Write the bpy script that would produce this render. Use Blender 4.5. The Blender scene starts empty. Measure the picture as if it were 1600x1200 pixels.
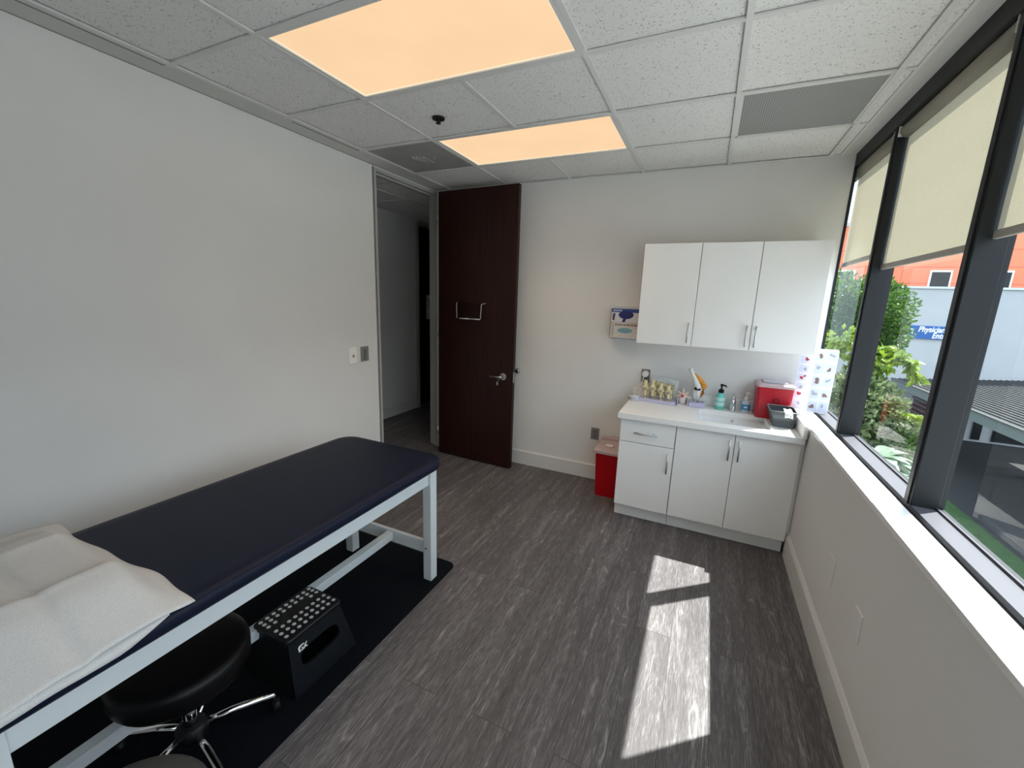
import bpy, bmesh, math, random
from mathutils import Vector, Matrix
random.seed(7)
SC = bpy.context.scene
COL = SC.collection
PI = math.pi

# ------------------------------------------------------------------ materials
MATS = {}
def nmat(name):
    m = bpy.data.materials.new(name); m.use_nodes = True
    nt = m.node_tree; b = nt.nodes['Principled BSDF']
    return m, nt, b
def link(nt, a, b): nt.links.new(a, b)
def node(nt, t, **kw):
    n = nt.nodes.new(t)
    for k, v in kw.items():
        if k in n.inputs: n.inputs[k].default_value = v
        else: setattr(n, k, v)
    return n
def ramp(nt, src, stops):
    r = nt.nodes.new('ShaderNodeValToRGB')
    e = r.color_ramp.elements
    while len(e) < len(stops): e.new(0.5)
    for i, (p, c) in enumerate(stops):
        e[i].position = p; e[i].color = (*c, 1) if len(c) == 3 else c
    link(nt, src, r.inputs[0]); return r.outputs[0]
def mat(name, col, rough=.5, metal=0., var=0., vscale=20., bump=0., bscale=150., spec=.5, coat=0.):
    """plain surface with a little procedural tone variation and fine bump"""
    if name in MATS: return MATS[name]
    m, nt, b = nmat(name)
    b.inputs['Roughness'].default_value = rough; b.inputs['Metallic'].default_value = metal
    b.inputs['Specular IOR Level'].default_value = spec; b.inputs['Coat Weight'].default_value = coat
    tc = node(nt, 'ShaderNodeTexCoord')
    if var:
        n = node(nt, 'ShaderNodeTexNoise', Scale=vscale, Detail=4.)
        link(nt, tc.outputs['Object'], n.inputs['Vector'])
        lo = tuple(c*(1-var) for c in col); hi = tuple(min(1, c*(1+var)) for c in col)
        link(nt, ramp(nt, n.outputs['Fac'], [(.3, lo), (.7, hi)]), b.inputs['Base Color'])
    else:
        b.inputs['Base Color'].default_value = (*col, 1)
    if bump:
        n2 = node(nt, 'ShaderNodeTexNoise', Scale=bscale, Detail=3.)
        link(nt, tc.outputs['Object'], n2.inputs['Vector'])
        bp = node(nt, 'ShaderNodeBump', Strength=bump, Distance=.002)
        link(nt, n2.outputs['Fac'], bp.inputs['Height']); link(nt, bp.outputs['Normal'], b.inputs['Normal'])
    MATS[name] = m; return m
def m_glass(name, tint, gloss=.016, rough=0.):
    m = bpy.data.materials.new(name); m.use_nodes = True; nt = m.node_tree; nt.nodes.clear()
    t = node(nt, 'ShaderNodeBsdfTransparent'); t.inputs['Color'].default_value = (*tint, 1)
    g = node(nt, 'ShaderNodeBsdfGlossy', Roughness=rough)
    lw = node(nt, 'ShaderNodeLayerWeight', Blend=.5); pw = node(nt, 'ShaderNodeMath', operation='POWER'); pw.inputs[1].default_value = 5.
    link(nt, lw.outputs['Facing'], pw.inputs[0]); ma = node(nt, 'ShaderNodeMath', operation='MULTIPLY_ADD'); ma.inputs[1].default_value = .6; ma.inputs[2].default_value = gloss
    link(nt, pw.outputs[0], ma.inputs[0])
    mx = node(nt, 'ShaderNodeMixShader'); o = node(nt, 'ShaderNodeOutputMaterial')
    link(nt, ma.outputs[0], mx.inputs[0]); link(nt, t.outputs[0], mx.inputs[1]); link(nt, g.outputs[0], mx.inputs[2])
    link(nt, mx.outputs[0], o.inputs[0]); MATS[name] = m; return m
def m_floor():
    m, nt, b = nmat('vinyl_plank'); tc = node(nt, 'ShaderNodeTexCoord')
    sep = node(nt, 'ShaderNodeSeparateXYZ'); link(nt, tc.outputs['Object'], sep.inputs[0])
    cmb = node(nt, 'ShaderNodeCombineXYZ'); link(nt, sep.outputs[1], cmb.inputs[0]); link(nt, sep.outputs[0], cmb.inputs[1])
    br = node(nt, 'ShaderNodeTexBrick'); link(nt, cmb.outputs[0], br.inputs['Vector'])
    br.inputs['Scale'].default_value = 1.; br.inputs['Brick Width'].default_value = 1.25; br.inputs['Row Height'].default_value = .175
    br.inputs['Mortar Size'].default_value = .0012; br.inputs['Mortar Smooth'].default_value = 0.; br.offset = .37; br.offset_frequency = 2
    br.inputs['Color1'].default_value = (.0, .0, .0, 1); br.inputs['Color2'].default_value = (1, 1, 1, 1); br.inputs['Mortar'].default_value = (.5, .5, .5, 1)
    # per-plank random offset of the grain
    sc = node(nt, 'ShaderNodeVectorMath', operation='SCALE'); sc.inputs['Scale'].default_value = 37.
    link(nt, br.outputs['Color'], sc.inputs[0])
    add = node(nt, 'ShaderNodeVectorMath', operation='ADD'); link(nt, tc.outputs['Object'], add.inputs[0]); link(nt, sc.outputs[0], add.inputs[1])
    mp = node(nt, 'ShaderNodeMapping'); mp.inputs['Scale'].default_value = (1, .065, 1); link(nt, add.outputs[0], mp.inputs['Vector'])
    fine = node(nt, 'ShaderNodeTexNoise', Scale=230., Detail=7., Roughness=.75); link(nt, mp.outputs[0], fine.inputs['Vector'])
    mp2 = node(nt, 'ShaderNodeMapping'); mp2.inputs['Scale'].default_value = (1, .22, 1); link(nt, add.outputs[0], mp2.inputs['Vector'])
    big = node(nt, 'ShaderNodeTexNoise', Scale=5., Detail=2., Roughness=.5); link(nt, mp2.outputs[0], big.inputs['Vector'])
    mul = node(nt, 'ShaderNodeMath', operation='MULTIPLY'); mul.inputs[1].default_value = 16.; link(nt, big.outputs['Fac'], mul.inputs[0])
    fr = node(nt, 'ShaderNodeMath', operation='FRACT'); link(nt, mul.outputs[0], fr.inputs[0])
    ring = ramp(nt, fr.outputs[0], [(0., (1, 1, 1)), (.16, (0, 0, 0)), (.86, (0, 0, 0)), (1., (1, 1, 1))])
    mid = node(nt, 'ShaderNodeTexNoise', Scale=26., Detail=4.); link(nt, mp.outputs[0], mid.inputs['Vector'])
    # weight of the cathedral rings, only where the fine grain is open
    m1 = node(nt, 'ShaderNodeMath', operation='MULTIPLY'); link(nt, ring, m1.inputs[0])
    gate = ramp(nt, mid.outputs['Fac'], [(.5, (0, 0, 0)), (.72, (1, 1, 1))]); link(nt, gate, m1.inputs[1])
    s1 = node(nt, 'ShaderNodeMath', operation='MULTIPLY_ADD'); s1.inputs[1].default_value = .22; link(nt, m1.outputs[0], s1.inputs[0]); link(nt, fine.outputs['Fac'], s1.inputs[2])
    s2 = node(nt, 'ShaderNodeMath', operation='MULTIPLY_ADD'); s2.inputs[1].default_value = .35; link(nt, mid.outputs['Fac'], s2.inputs[0]); link(nt, s1.outputs[0], s2.inputs[2])
    s3 = node(nt, 'ShaderNodeMath', operation='MULTIPLY_ADD'); s3.inputs[1].default_value = .05; link(nt, br.outputs['Color'], s3.inputs[0]); link(nt, s2.outputs[0], s3.inputs[2])
    base = ramp(nt, s3.outputs[0], [(.46, FLOOR_LO), (.70, FLOOR_MID), (1.0, FLOOR_HI)])
    mx = node(nt, 'ShaderNodeMixRGB'); mx.inputs['Color2'].default_value = (.045, .043, .045, 1)
    link(nt, br.outputs['Fac'], mx.inputs['Fac']); link(nt, base, mx.inputs['Color1']); link(nt, mx.outputs[0], b.inputs['Base Color'])
    b.inputs['Roughness'].default_value = .5; b.inputs['Specular IOR Level'].default_value = .35
    bp = node(nt, 'ShaderNodeBump', Strength=.12, Distance=.002); link(nt, s1.outputs[0], bp.inputs['Height']); link(nt, bp.outputs[0], b.inputs['Normal'])
    MATS['vinyl_plank'] = m; return m
def m_tile():
    m, nt, b = nmat('acoustic_tile'); tc = node(nt, 'ShaderNodeTexCoord')
    v = node(nt, 'ShaderNodeTexVoronoi', Scale=85., Randomness=1.); 
    nz = node(nt, 'ShaderNodeTexNoise', Scale=60., Detail=2.)
    mixv = node(nt, 'ShaderNodeMixRGB', blend_type='ADD'); mixv.inputs['Fac'].default_value = .035
    link(nt, tc.outputs['Object'], nz.inputs['Vector']); link(nt, tc.outputs['Object'], mixv.inputs['Color1']); link(nt, nz.outputs['Color'], mixv.inputs['Color2'])
    link(nt, mixv.outputs[0], v.inputs['Vector'])
    n2 = node(nt, 'ShaderNodeTexNoise', Scale=40., Detail=3.); link(nt, tc.outputs['Object'], n2.inputs['Vector'])
    ad = node(nt, 'ShaderNodeMath', operation='MULTIPLY_ADD'); ad.inputs[1].default_value = .35; link(nt, n2.outputs['Fac'], ad.inputs[0]); link(nt, v.outputs['Distance'], ad.inputs[2])
    link(nt, ramp(nt, ad.outputs[0], [(.30, (.25, .25, .24)), (.42, TILE)]), b.inputs['Base Color'])
    b.inputs['Roughness'].default_value = .95; b.inputs['Specular IOR Level'].default_value = .1
    bp = node(nt, 'ShaderNodeBump', Strength=.5, Distance=.003); link(nt, ad.outputs[0], bp.inputs['Height']); link(nt, bp.outputs[0], b.inputs['Normal'])
    MATS['acoustic_tile'] = m; return m
def m_wood():
    m, nt, b = nmat('mahogany_veneer'); tc = node(nt, 'ShaderNodeTexCoord')
    mp = node(nt, 'ShaderNodeMapping'); mp.inputs['Scale'].default_value = (1, 1, .05); link(nt, tc.outputs['Object'], mp.inputs['Vector'])
    n = node(nt, 'ShaderNodeTexNoise', Scale=45., Detail=6., Roughness=.65); link(nt, mp.outputs[0], n.inputs['Vector'])
    link(nt, ramp(nt, n.outputs['Fac'], [(.3, (.008, .0024, .0018)), (.55, (.023, .0062, .0040)), (.8, (.052, .0155, .0085))]), b.inputs['Base Color'])
    b.inputs['Roughness'].default_value = .42; b.inputs['Specular IOR Level'].default_value = .25
    MATS['mahogany_veneer'] = m; return m
def m_emit(name, col, s):
    m = bpy.data.materials.new(name); m.use_nodes = True; nt = m.node_tree; nt.nodes.clear()
    tc = node(nt, 'ShaderNodeTexCoord'); n = node(nt, 'ShaderNodeTexNoise', Scale=3., Detail=2.); link(nt, tc.outputs['Object'], n.inputs['Vector'])
    e = node(nt, 'ShaderNodeEmission', Strength=s)
    link(nt, ramp(nt, n.outputs['Fac'], [(.3, tuple(c*.95 for c in col)), (.7, col)]), e.inputs['Color'])
    o = node(nt, 'ShaderNodeOutputMaterial'); link(nt, e.outputs[0], o.inputs[0]); MATS[name] = m; return m
def m_blind():
    m = bpy.data.materials.new('blind_fabric'); m.use_nodes = True; nt = m.node_tree; nt.nodes.clear()
    tc = node(nt, 'ShaderNodeTexCoord'); n = node(nt, 'ShaderNodeTexNoise', Scale=260., Detail=2.); link(nt, tc.outputs['Object'], n.inputs['Vector'])
    d = node(nt, 'ShaderNodeBsdfDiffuse'); t = node(nt, 'ShaderNodeBsdfTranslucent')
    link(nt, ramp(nt, n.outputs['Fac'], [(.3, (.62, .59, .50)), (.7, (.70, .67, .58))]), d.inputs['Color'])
    link(nt, ramp(nt, n.outputs['Fac'], [(.3, tuple(c*.9 for c in BLIND_T)), (.7, BLIND_T)]), t.inputs['Color'])
    mx = node(nt, 'ShaderNodeMixShader'); mx.inputs[0].default_value = .5; o = node(nt, 'ShaderNodeOutputMaterial')
    link(nt, d.outputs[0], mx.inputs[1]); link(nt, t.outputs[0], mx.inputs[2]); link(nt, mx.outputs[0], o.inputs[0]); MATS['blind_fabric'] = m; return m
def m_leaf(name, lo, hi):
    m, nt, b = nmat(name)
    tc = node(nt, 'ShaderNodeTexCoord'); n = node(nt, 'ShaderNodeTexNoise', Scale=7., Detail=3.); link(nt, tc.outputs['Object'], n.inputs['Vector'])
    c = ramp(nt, n.outputs['Fac'], [(.3, lo), (.7, hi)])
    link(nt, c, b.inputs['Base Color']); b.inputs['Roughness'].default_value = .4
    tr = node(nt, 'ShaderNodeBsdfTranslucent'); link(nt, c, tr.inputs['Color'])
    mx = node(nt, 'ShaderNodeMixShader'); mx.inputs[0].default_value = .35
    o = nt.nodes['Material Output']; link(nt, b.outputs[0], mx.inputs[1]); link(nt, tr.outputs[0], mx.inputs[2]); link(nt, mx.outputs[0], o.inputs[0])
    MATS[name] = m; return m
def m_mesh_grille():
    m, nt, b = nmat('perforated_metal'); tc = node(nt, 'ShaderNodeTexCoord')
    v = node(nt, 'ShaderNodeTexVoronoi', Scale=90., Randomness=0.); link(nt, tc.outputs['Object'], v.inputs['Vector'])
    link(nt, ramp(nt, v.outputs['Distance'], [(.30, (.06, .06, .06)), (.42, (.34, .35, .34))]), b.inputs['Base Color']); b.inputs['Roughness'].default_value = .6
    MATS['perforated_metal'] = m; return m
def m_paper():
    m, nt, b = nmat('crepe_paper'); tc = node(nt, 'ShaderNodeTexCoord')
    n = node(nt, 'ShaderNodeTexNoise', Scale=420., Detail=4.); link(nt, tc.outputs['Object'], n.inputs['Vector'])
    link(nt, ramp(nt, n.outputs['Fac'], [(.3, (.55, .54, .53)), (.7, (.68, .67, .66))]), b.inputs['Base Color']); b.inputs['Roughness'].default_value = .9
    bp = node(nt, 'ShaderNodeBump', Strength=.25, Distance=.001); link(nt, n.outputs['Fac'], bp.inputs['Height']); link(nt, bp.outputs[0], b.inputs['Normal'])
    b.inputs['Specular IOR Level'].default_value = .15; MATS['crepe_paper'] = m; return m
def m_stripes(name, c1, c2, scale, axis=0):
    m, nt, b = nmat(name); tc = node(nt, 'ShaderNodeTexCoord'); w = node(nt, 'ShaderNodeTexWave', Scale=scale); w.bands_direction = 'XYZ'[axis]
    link(nt, tc.outputs['Object'], w.inputs['Vector']); link(nt, ramp(nt, w.outputs['Fac'], [(.4, c1), (.6, c2)]), b.inputs['Base Color']); MATS[name] = m; return m
def m_weave():
    m, nt, b = nmat('basket_weave'); tc = node(nt, 'ShaderNodeTexCoord'); v = node(nt, 'ShaderNodeTexVoronoi', Scale=85., Randomness=0.)
    link(nt, tc.outputs['Object'], v.inputs['Vector']); link(nt, ramp(nt, v.outputs['Distance'], [(.3, (.012, .014, .018)), (.6, (.10, .12, .14))]), b.inputs['Base Color']); b.inputs['Roughness'].default_value = .5
    MATS['basket_weave'] = m; return m
def m_orange():
    m, nt, b = nmat('orange_cladding'); tc = node(nt, 'ShaderNodeTexCoord'); mp = node(nt, 'ShaderNodeMapping'); mp.inputs['Rotation'].default_value = (PI/2, 0, 0); link(nt, tc.outputs['Object'], mp.inputs['Vector'])
    br = node(nt, 'ShaderNodeTexBrick', Scale=1.); br.offset = 0.; link(nt, mp.outputs[0], br.inputs['Vector'])
    br.inputs['Brick Width'].default_value = 3.; br.inputs['Row Height'].default_value = .95; br.inputs['Mortar Size'].default_value = .02
    for k, c in (('Color1', (.82, .20, .11)), ('Color2', (.78, .19, .10)), ('Mortar', (.45, .10, .06))): br.inputs[k].default_value = (*c, 1)
    link(nt, br.outputs['Color'], b.inputs['Base Color']); b.inputs['Roughness'].default_value = .8; MATS['orange_cladding'] = m; return m
def m_asphalt():
    m, nt, b = nmat('asphalt'); tc = node(nt, 'ShaderNodeTexCoord'); n = node(nt, 'ShaderNodeTexNoise', Scale=1.2, Detail=8., Roughness=.75); link(nt, tc.outputs['Object'], n.inputs['Vector'])
    link(nt, ramp(nt, n.outputs['Fac'], [(.3, (.005, .006, .007)), (.75, (.013, .015, .017))]), b.inputs['Base Color']); b.inputs['Roughness'].default_value = .9; MATS['asphalt'] = m; return m

# --- tunables
FLOOR_LO, FLOOR_MID, FLOOR_HI = (.047, .043, .0455), (.104, .097, .102), (.30, .29, .30)
TILE = (.80, .80, .79)
BLIND_T = (.275, .250, .180)
WALLC = (.76, .755, .745)
SUN_E, SKY_S, LAMP_W, EXPOSURE = 17.5, .97, 4.2, 0.02

M_FLOOR = m_floor(); M_TILE = m_tile(); M_WOOD = m_wood(); M_BLIND = m_blind(); M_PAPER = m_paper(); M_GRILLE = m_mesh_grille()
M_WALL = mat('wall_paint', WALLC, .75, var=.015, vscale=3., bump=.08, bscale=220., spec=.3)
M_WALLR = M_WALL
M_TRIM = mat('baseboard_paint', (.70, .70, .69), .5)
M_CEILB = mat('soffit_paint', (.62, .62, .60), .8, var=.02, vscale=8.)
M_TBAR = mat('tbar_white', (.70, .70, .69), .5)
M_LAM = mat('white_laminate', (.88, .88, .875), .42, var=.01, vscale=5.)
M_QUARTZ = mat('quartz_white', (.86, .86, .855), .28, var=.03, vscale=120.)
M_STEEL = mat('brushed_steel', (.55, .55, .55), .32, metal=1.)
M_CHROME = mat('chrome', (.80, .80, .81), .08, metal=1.)
M_BLACKP = mat('black_plastic', (.005, .005, .006), .48, spec=.3)
M_BLACKM = mat('black_mat_rubber', (.0028, .0042, .0068), .85, var=.2, vscale=60., bump=.3, bscale=400., spec=.1)
M_MULL = mat('mullion_bronze', (.008, .010, .013), .5, var=.05, vscale=9., spec=.33)
M_SILLM = mat('sill_aluminium', (.088, .088, .103), .5, spec=.25)
M_FRAME = mat('door_frame_grey', (.42, .42, .40), .5)
M_NAVY = mat('navy_vinyl', (.0075, .0105, .025), .45, bump=.15, bscale=500., spec=.14)
M_LEGS = mat('white_laminate_frame', (.62, .65, .66), .5)
M_BVINYL = mat('black_vinyl', (.0015, .0015, .002), .4, bump=.1, bscale=400., spec=.22)
M_GREYV = mat('grey_vinyl', (.045, .048, .044), .55)
M_WHITEP = mat('white_plastic', (.78, .78, .76), .4)
M_GREYP = mat('grey_plastic', (.22, .22, .22), .45)
M_RED = mat('red_plastic', (.46, .008, .024), .35, spec=.35)
M_DRED = mat('deep_red_plastic', (.40, .002, .008), .4, spec=.2)
M_LIDP = mat('translucent_lid', (.50, .38, .40), .35)
M_LAV = mat('lavender_plastic', (.55, .54, .74), .4)
M_BONE = mat('bone_resin', (.74, .62, .36), .5, var=.18, vscale=60.)
M_BONEW = mat('white_resin', (.82, .82, .80), .4)
M_CART = mat('cartilage_blue', (.45, .62, .68), .4)
M_MUSC = mat('orange_resin', (.75, .30, .025), .45, var=.2, vscale=40.)
M_PINK = mat('pale_pink_resin', (.80, .60, .52), .5)
M_TEAL = mat('teal_soap', (.16, .62, .56), .25)
M_TEALL = mat('teal_label', (.50, .80, .76), .5)
M_BLUEL = mat('blue_label', (.05, .35, .62), .4)
M_CLEAR = m_glass('clear_plastic', (.93, .95, .96), gloss=.02, rough=.05)
M_ACRYL = m_glass('clear_acrylic', (.97, .97, .97), gloss=.003, rough=.05)
M_SMOKE = m_glass('clear_plastic_tinted', (.75, .78, .80), rough=.1)
M_PANE = m_glass('window_glass', (.93, .97, .95))
M_WEAVE = m_weave()
M_DIFF = m_emit('lamp_diffuser', (1.0, .69, .415), 1.0)
M_DEDGE = m_emit('lamp_diffuser_edge', (1.0, .86, .62), 1.05)
M_GALV = mat('dark_supply_metal', (.34, .34, .33), .55, metal=.0, var=.1, vscale=6.)
M_BLUEBOX = mat('blue_print', (.02, .07, .28), .5)
M_NAVYPR = mat('navy_print', (.02, .025, .16), .5)
M_BOXW = mat('box_card_white', (.70, .69, .72), .6, var=.04, vscale=60.)
M_BOXB = mat('box_card_beige', (.66, .62, .58), .6, var=.06, vscale=60.)
M_AQUA = mat('aqua_print', (.20, .42, .50), .6)
M_CHART = mat('chart_paper', (.74, .76, .86), .35)
M_CHARTL = mat('chart_panel_tint', (.62, .66, .80), .35)
M_BROWN = mat('brown_ink', (.22, .13, .11), .6)
M_REDINK = mat('red_ink', (.42, .02, .04), .5)
M_GREYINK = mat('grey_ink', (.36, .38, .46), .6)
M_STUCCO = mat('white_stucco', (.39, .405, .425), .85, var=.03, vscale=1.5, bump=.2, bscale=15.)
M_ORANGE = m_orange()
M_SIGNB = mat('sign_blue', (.010, .095, .33), .5, spec=.2)
M_WHITEPAINT = mat('white_lettering', (.85, .87, .9), .5)
M_RIB = m_stripes('ribbed_roof_metal', (.03, .034, .038), (.20, .21, .22), 1.4, 0)
M_FASCIA = mat('fascia_grey', (.10, .12, .115), .5)
M_ASPH = m_asphalt()
M_GRASS = m_leaf('turf', (.035, .085, .03), (.07, .14, .05))
M_LEAFD = m_leaf('leaf_dark', (.03, .08, .012), (.10, .20, .035))
M_LEAFY = m_leaf('leaf_yellow', (.10, .19, .015), (.24, .32, .04))
M_LEAFM = m_leaf('leaf_mixed', (.05, .10, .03), (.22, .27, .13))
M_LEAFP = m_leaf('leaf_pale', (.09, .15, .09), (.25, .34, .24))
M_BARK = mat('bark', (.10, .075, .05), .9, var=.3, vscale=20.)
M_BOUNCE = mat('pale_bounce_ground', (.37, .37, .365), .9, var=.05, vscale=.8)
M_SLAB = mat('pale_paving', (.42, .45, .46), .8, var=.05, vscale=4.)
M_DGLASS = mat('dark_window_glass', (.012, .015, .018), .12)
M_SEAM = mat('dark_gap', (.01, .01, .01), .8)

# ------------------------------------------------------------------ mesh helper
class MB:
    def __init__(s): s.bm = bmesh.new(); s.mi = 0; s.mats = []
    def m(s, material):
        if material not in s.mats: s.mats.append(material)
        s.mi = s.mats.index(material); return s
    def _fin(s, faces, smooth=False):
        for f in faces:
            f.material_index = s.mi; f.smooth = smooth
    def box(s, x0, y0, z0, x1, y1, z1, bev=0., seg=2):
        vs = [s.bm.verts.new((x, y, z)) for x in (x0, x1) for y in (y0, y1) for z in (z0, z1)]
        idx = [(0, 1, 3, 2), (4, 6, 7, 5), (0, 4, 5, 1), (2, 3, 7, 6), (0, 2, 6, 4), (1, 5, 7, 3)]
        fs = [s.bm.faces.new([vs[i] for i in q]) for q in idx]
        s._fin(fs)
        if bev:
            es = list({e for f in fs for e in f.edges})
            r = bmesh.ops.bevel(s.bm, geom=es, offset=bev, segments=seg, affect='EDGES', profile=.5)
            s._fin(r['faces'], True)
        return s
    def loft(s, rings, caps=True, closed=True, smooth=True):
        vr = [[s.bm.verts.new(p) for p in r] for r in rings]; n = len(vr[0]); fs = []
        for a, b in zip(vr, vr[1:]):
            for i in range(n if closed else n-1):
                j = (i+1) % n
                fs.append(s.bm.faces.new((a[i], a[j], b[j], b[i])))
        s._fin(fs, smooth)
        if caps and closed:
            s._fin([s.bm.faces.new(list(reversed(vr[0]))), s.bm.faces.new(vr[-1])])
        return s
    def lathe(s, prof, c=(0, 0, 0), seg=28, smooth=True):
        return s.loft([[(c[0]+r*math.cos(2*PI*k/seg), c[1]+r*math.sin(2*PI*k/seg), c[2]+z) for k in range(seg)] for r, z in prof], smooth=smooth)
    def tube(s, pts, r, seg=10, smooth=True):
        pts = [Vector(p) for p in pts]; rr = r if isinstance(r, (list, tuple)) else [r]*len(pts); rings = []
        up = Vector((0, 0, 1))
        for i, p in enumerate(pts):
            t = (pts[min(i+1, len(pts)-1)]-pts[max(i-1, 0)]).normalized()
            a = t.cross(up)
            if a.length < 1e-3: a = t.cross(Vector((1, 0, 0)))
            a.normalize(); b = a.cross(t)
            rings.append([p+(a*math.cos(2*PI*k/seg)+b*math.sin(2*PI*k/seg))*rr[i] for k in range(seg)])
        return s.loft(rings, smooth=smooth)
    def prism(s, poly, d, flat=True):
        """poly: 3D outline, d: extrusion vector"""
        a = [s.bm.verts.new(p) for p in poly]; b = [s.bm.verts.new(Vector(p)+Vector(d)) for p in poly]; n = len(a)
        fs = [s.bm.faces.new(list(reversed(a))), s.bm.faces.new(b)]
        for i in range(n): fs.append(s.bm.faces.new((a[i], a[(i+1) % n], b[(i+1) % n], b[i])))
        s._fin(fs); return s
    def quad(s, *p):
        s._fin([s.bm.faces.new([s.bm.verts.new(q) for q in p])]); return s
    def ball(s, c, r, sx=1, sy=1, sz=1, seg=14):
        ret = bmesh.ops.create_uvsphere(s.bm, u_segments=seg, v_segments=max(6, seg*2//3), radius=r)
        for v in ret['verts']: v.co = Vector((c[0]+v.co.x*sx, c[1]+v.co.y*sy, c[2]+v.co.z*sz))
        s._fin({f for v in ret['verts'] for f in v.link_faces}, True); return s
    def build(s, name, material=None, parent=None, loc=None, **props):
        """geometry was given in world space (or in the parent's space when the parent is rotated)"""
        bmesh.ops.recalc_face_normals(s.bm, faces=s.bm.faces[:])
        me = bpy.data.meshes.new(name)
        off = Vector((0, 0, 0))
        if parent is not None:
            off = parent.get('_o') and Vector(parent['_o']) or Vector((0, 0, 0))
        if loc is not None: 
            own = Vector(loc)
        else:
            own = off if parent is not None else Vector((0, 0, 0))
        if own.length:
            for v in s.bm.verts: v.co -= own
        s.bm.to_mesh(me); s.bm.free()
        for mm in (s.mats or [material]): me.materials.append(mm)
        o = bpy.data.objects.new(name, me); COL.objects.link(o)
        if parent is not None: o.parent = parent; o.location = own-off
        else: o.location = own
        o['_o'] = tuple(own)
        return tag(o, **props)
def tag(o, label=None, cat=None, group=None, kind=None):
    if label: o['label'] = label
    if cat: o['category'] = cat
    if group: o['group'] = group
    if kind: o['kind'] = kind
    return o
def thing(name, loc, label, cat, group=None, rz=0., kind=None, local=False):
    o = bpy.data.objects.new(name, None); COL.objects.link(o); o.empty_display_size = .05
    o.location = loc; o.rotation_euler = (0, 0, rz); o['_o'] = (0., 0., 0.) if (local or rz) else tuple(loc)
    return tag(o, label, cat, group, kind)
def B(name, box, material, parent=None, bev=0., **kw):
    return MB().box(*box, bev=bev).build(name, material, parent, **kw)
def copy_tree(o, parent=None):
    c = o.copy(); COL.objects.link(c)
    if parent is not None: c.parent = parent
    for ch in list(o.children): copy_tree(ch, c)
    return c
def rrect(x0, y0, x1, y1, r, z, n=5):
    pts = []
    for cx, cy, a0 in ((x1-r, y1-r, 0), (x0+r, y1-r, PI/2), (x0+r, y0+r, PI), (x1-r, y0+r, 1.5*PI)):
        for k in range(n+1):
            a = a0+PI/2*k/n; pts.append((cx+r*math.cos(a), cy+r*math.sin(a), z))
    return pts
def text_mesh(name, body, size, material, parent, origin, rot, ext=.004, italic=0., bold=0.):
    cu = bpy.data.curves.new('t', 'FONT'); cu.body = body; cu.size = size; cu.extrude = ext; cu.shear = italic; cu.offset = bold
    t = bpy.data.objects.new('t', cu); COL.objects.link(t)
    bpy.context.view_layer.update()
    dg = bpy.context.evaluated_depsgraph_get(); me = bpy.data.meshes.new_from_object(t.evaluated_get(dg))
    bpy.data.objects.remove(t); me.materials.clear(); me.materials.append(material); me.name = name
    M = Matrix.Translation(origin) @ rot.to_4x4() if not isinstance(rot, Matrix) else Matrix.Translation(origin) @ rot.to_4x4()
    me.transform(M)
    off = Vector(parent['_o']); 
    for v in me.vertices: v.co -= off
    o = bpy.data.objects.new(name, me); COL.objects.link(o); o.parent = parent; return o

W, H = 3.272, 2.681
YB, YF = 0., -4.35
XG = 3.49        # glass plane
SILL = .93

# ================================================================== THE ROOM
MB().box(-2.3, YF-.1, -.12, 3.30, 3.2, 0).build('floor', M_FLOOR, kind='structure', label='dark grey wood plank floor of the exam room and hall', cat='floor')
# walls
wl = MB().box(-.10, YF, 0, 0, -.888, 2.82).box(-.10, -.888, 2.668, 0, 0.06, 2.82)
wl.build('wall_left', M_WALL, kind='structure', label='long pale grey wall behind the examination table', cat='wall')
MB().box(0.008, 0, 0, 3.385, .12, 2.82).box(-.10, .065, 0, 0.008, .12, 2.82).box(3.385, 0.0, .93, 3.402, .12, 2.82).build('wall_back', M_WALL, kind='structure', label='pale grey wall behind the sink cabinets and open door', cat='wall')
MB().box(W, YF, -3.3, 3.375, .14, SILL-.022).box(3.375, YF, -3.3, 3.50, 1.6, SILL-.06).build('wall_right', M_WALLR, kind='structure', label='low grey wall under the windows', cat='wall')
MB().box(-.1, YF-.1, 0, 3.6, YF, 2.82).build('wall_front', M_WALL, kind='structure', label='wall facing the open door, opposite the sink', cat='wall')
# baseboards: eased top edge
def baseb(name, poly, d, label):
    return MB().prism(poly, d).build(name, M_TRIM, kind='structure', label=label, cat='baseboard')
baseb('baseboard_back', [(0.02, 0, 0), (0.02, -.014, 0), (0.02, -.014, .132), (0.02, -.006, .145), (0.02, 0, .145)], (2.08, 0, 0), 'white baseboard between the open door and the sink cabinet')
baseb('baseboard_right', [(W, YF, 0), (W-.016, YF, 0), (W-.016, YF, .145), (W-.006, YF, .165), (W, YF, .165)], (0, -.60-YF, 0), 'grey baseboard under the window wall')
baseb('baseboard_left', [(0, YF, 0), (.014, YF, 0), (.014, YF, .132), (.006, YF, .145), (0, YF, .145)], (0, -.90-YF, 0), 'white baseboard behind the examination table')
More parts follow.
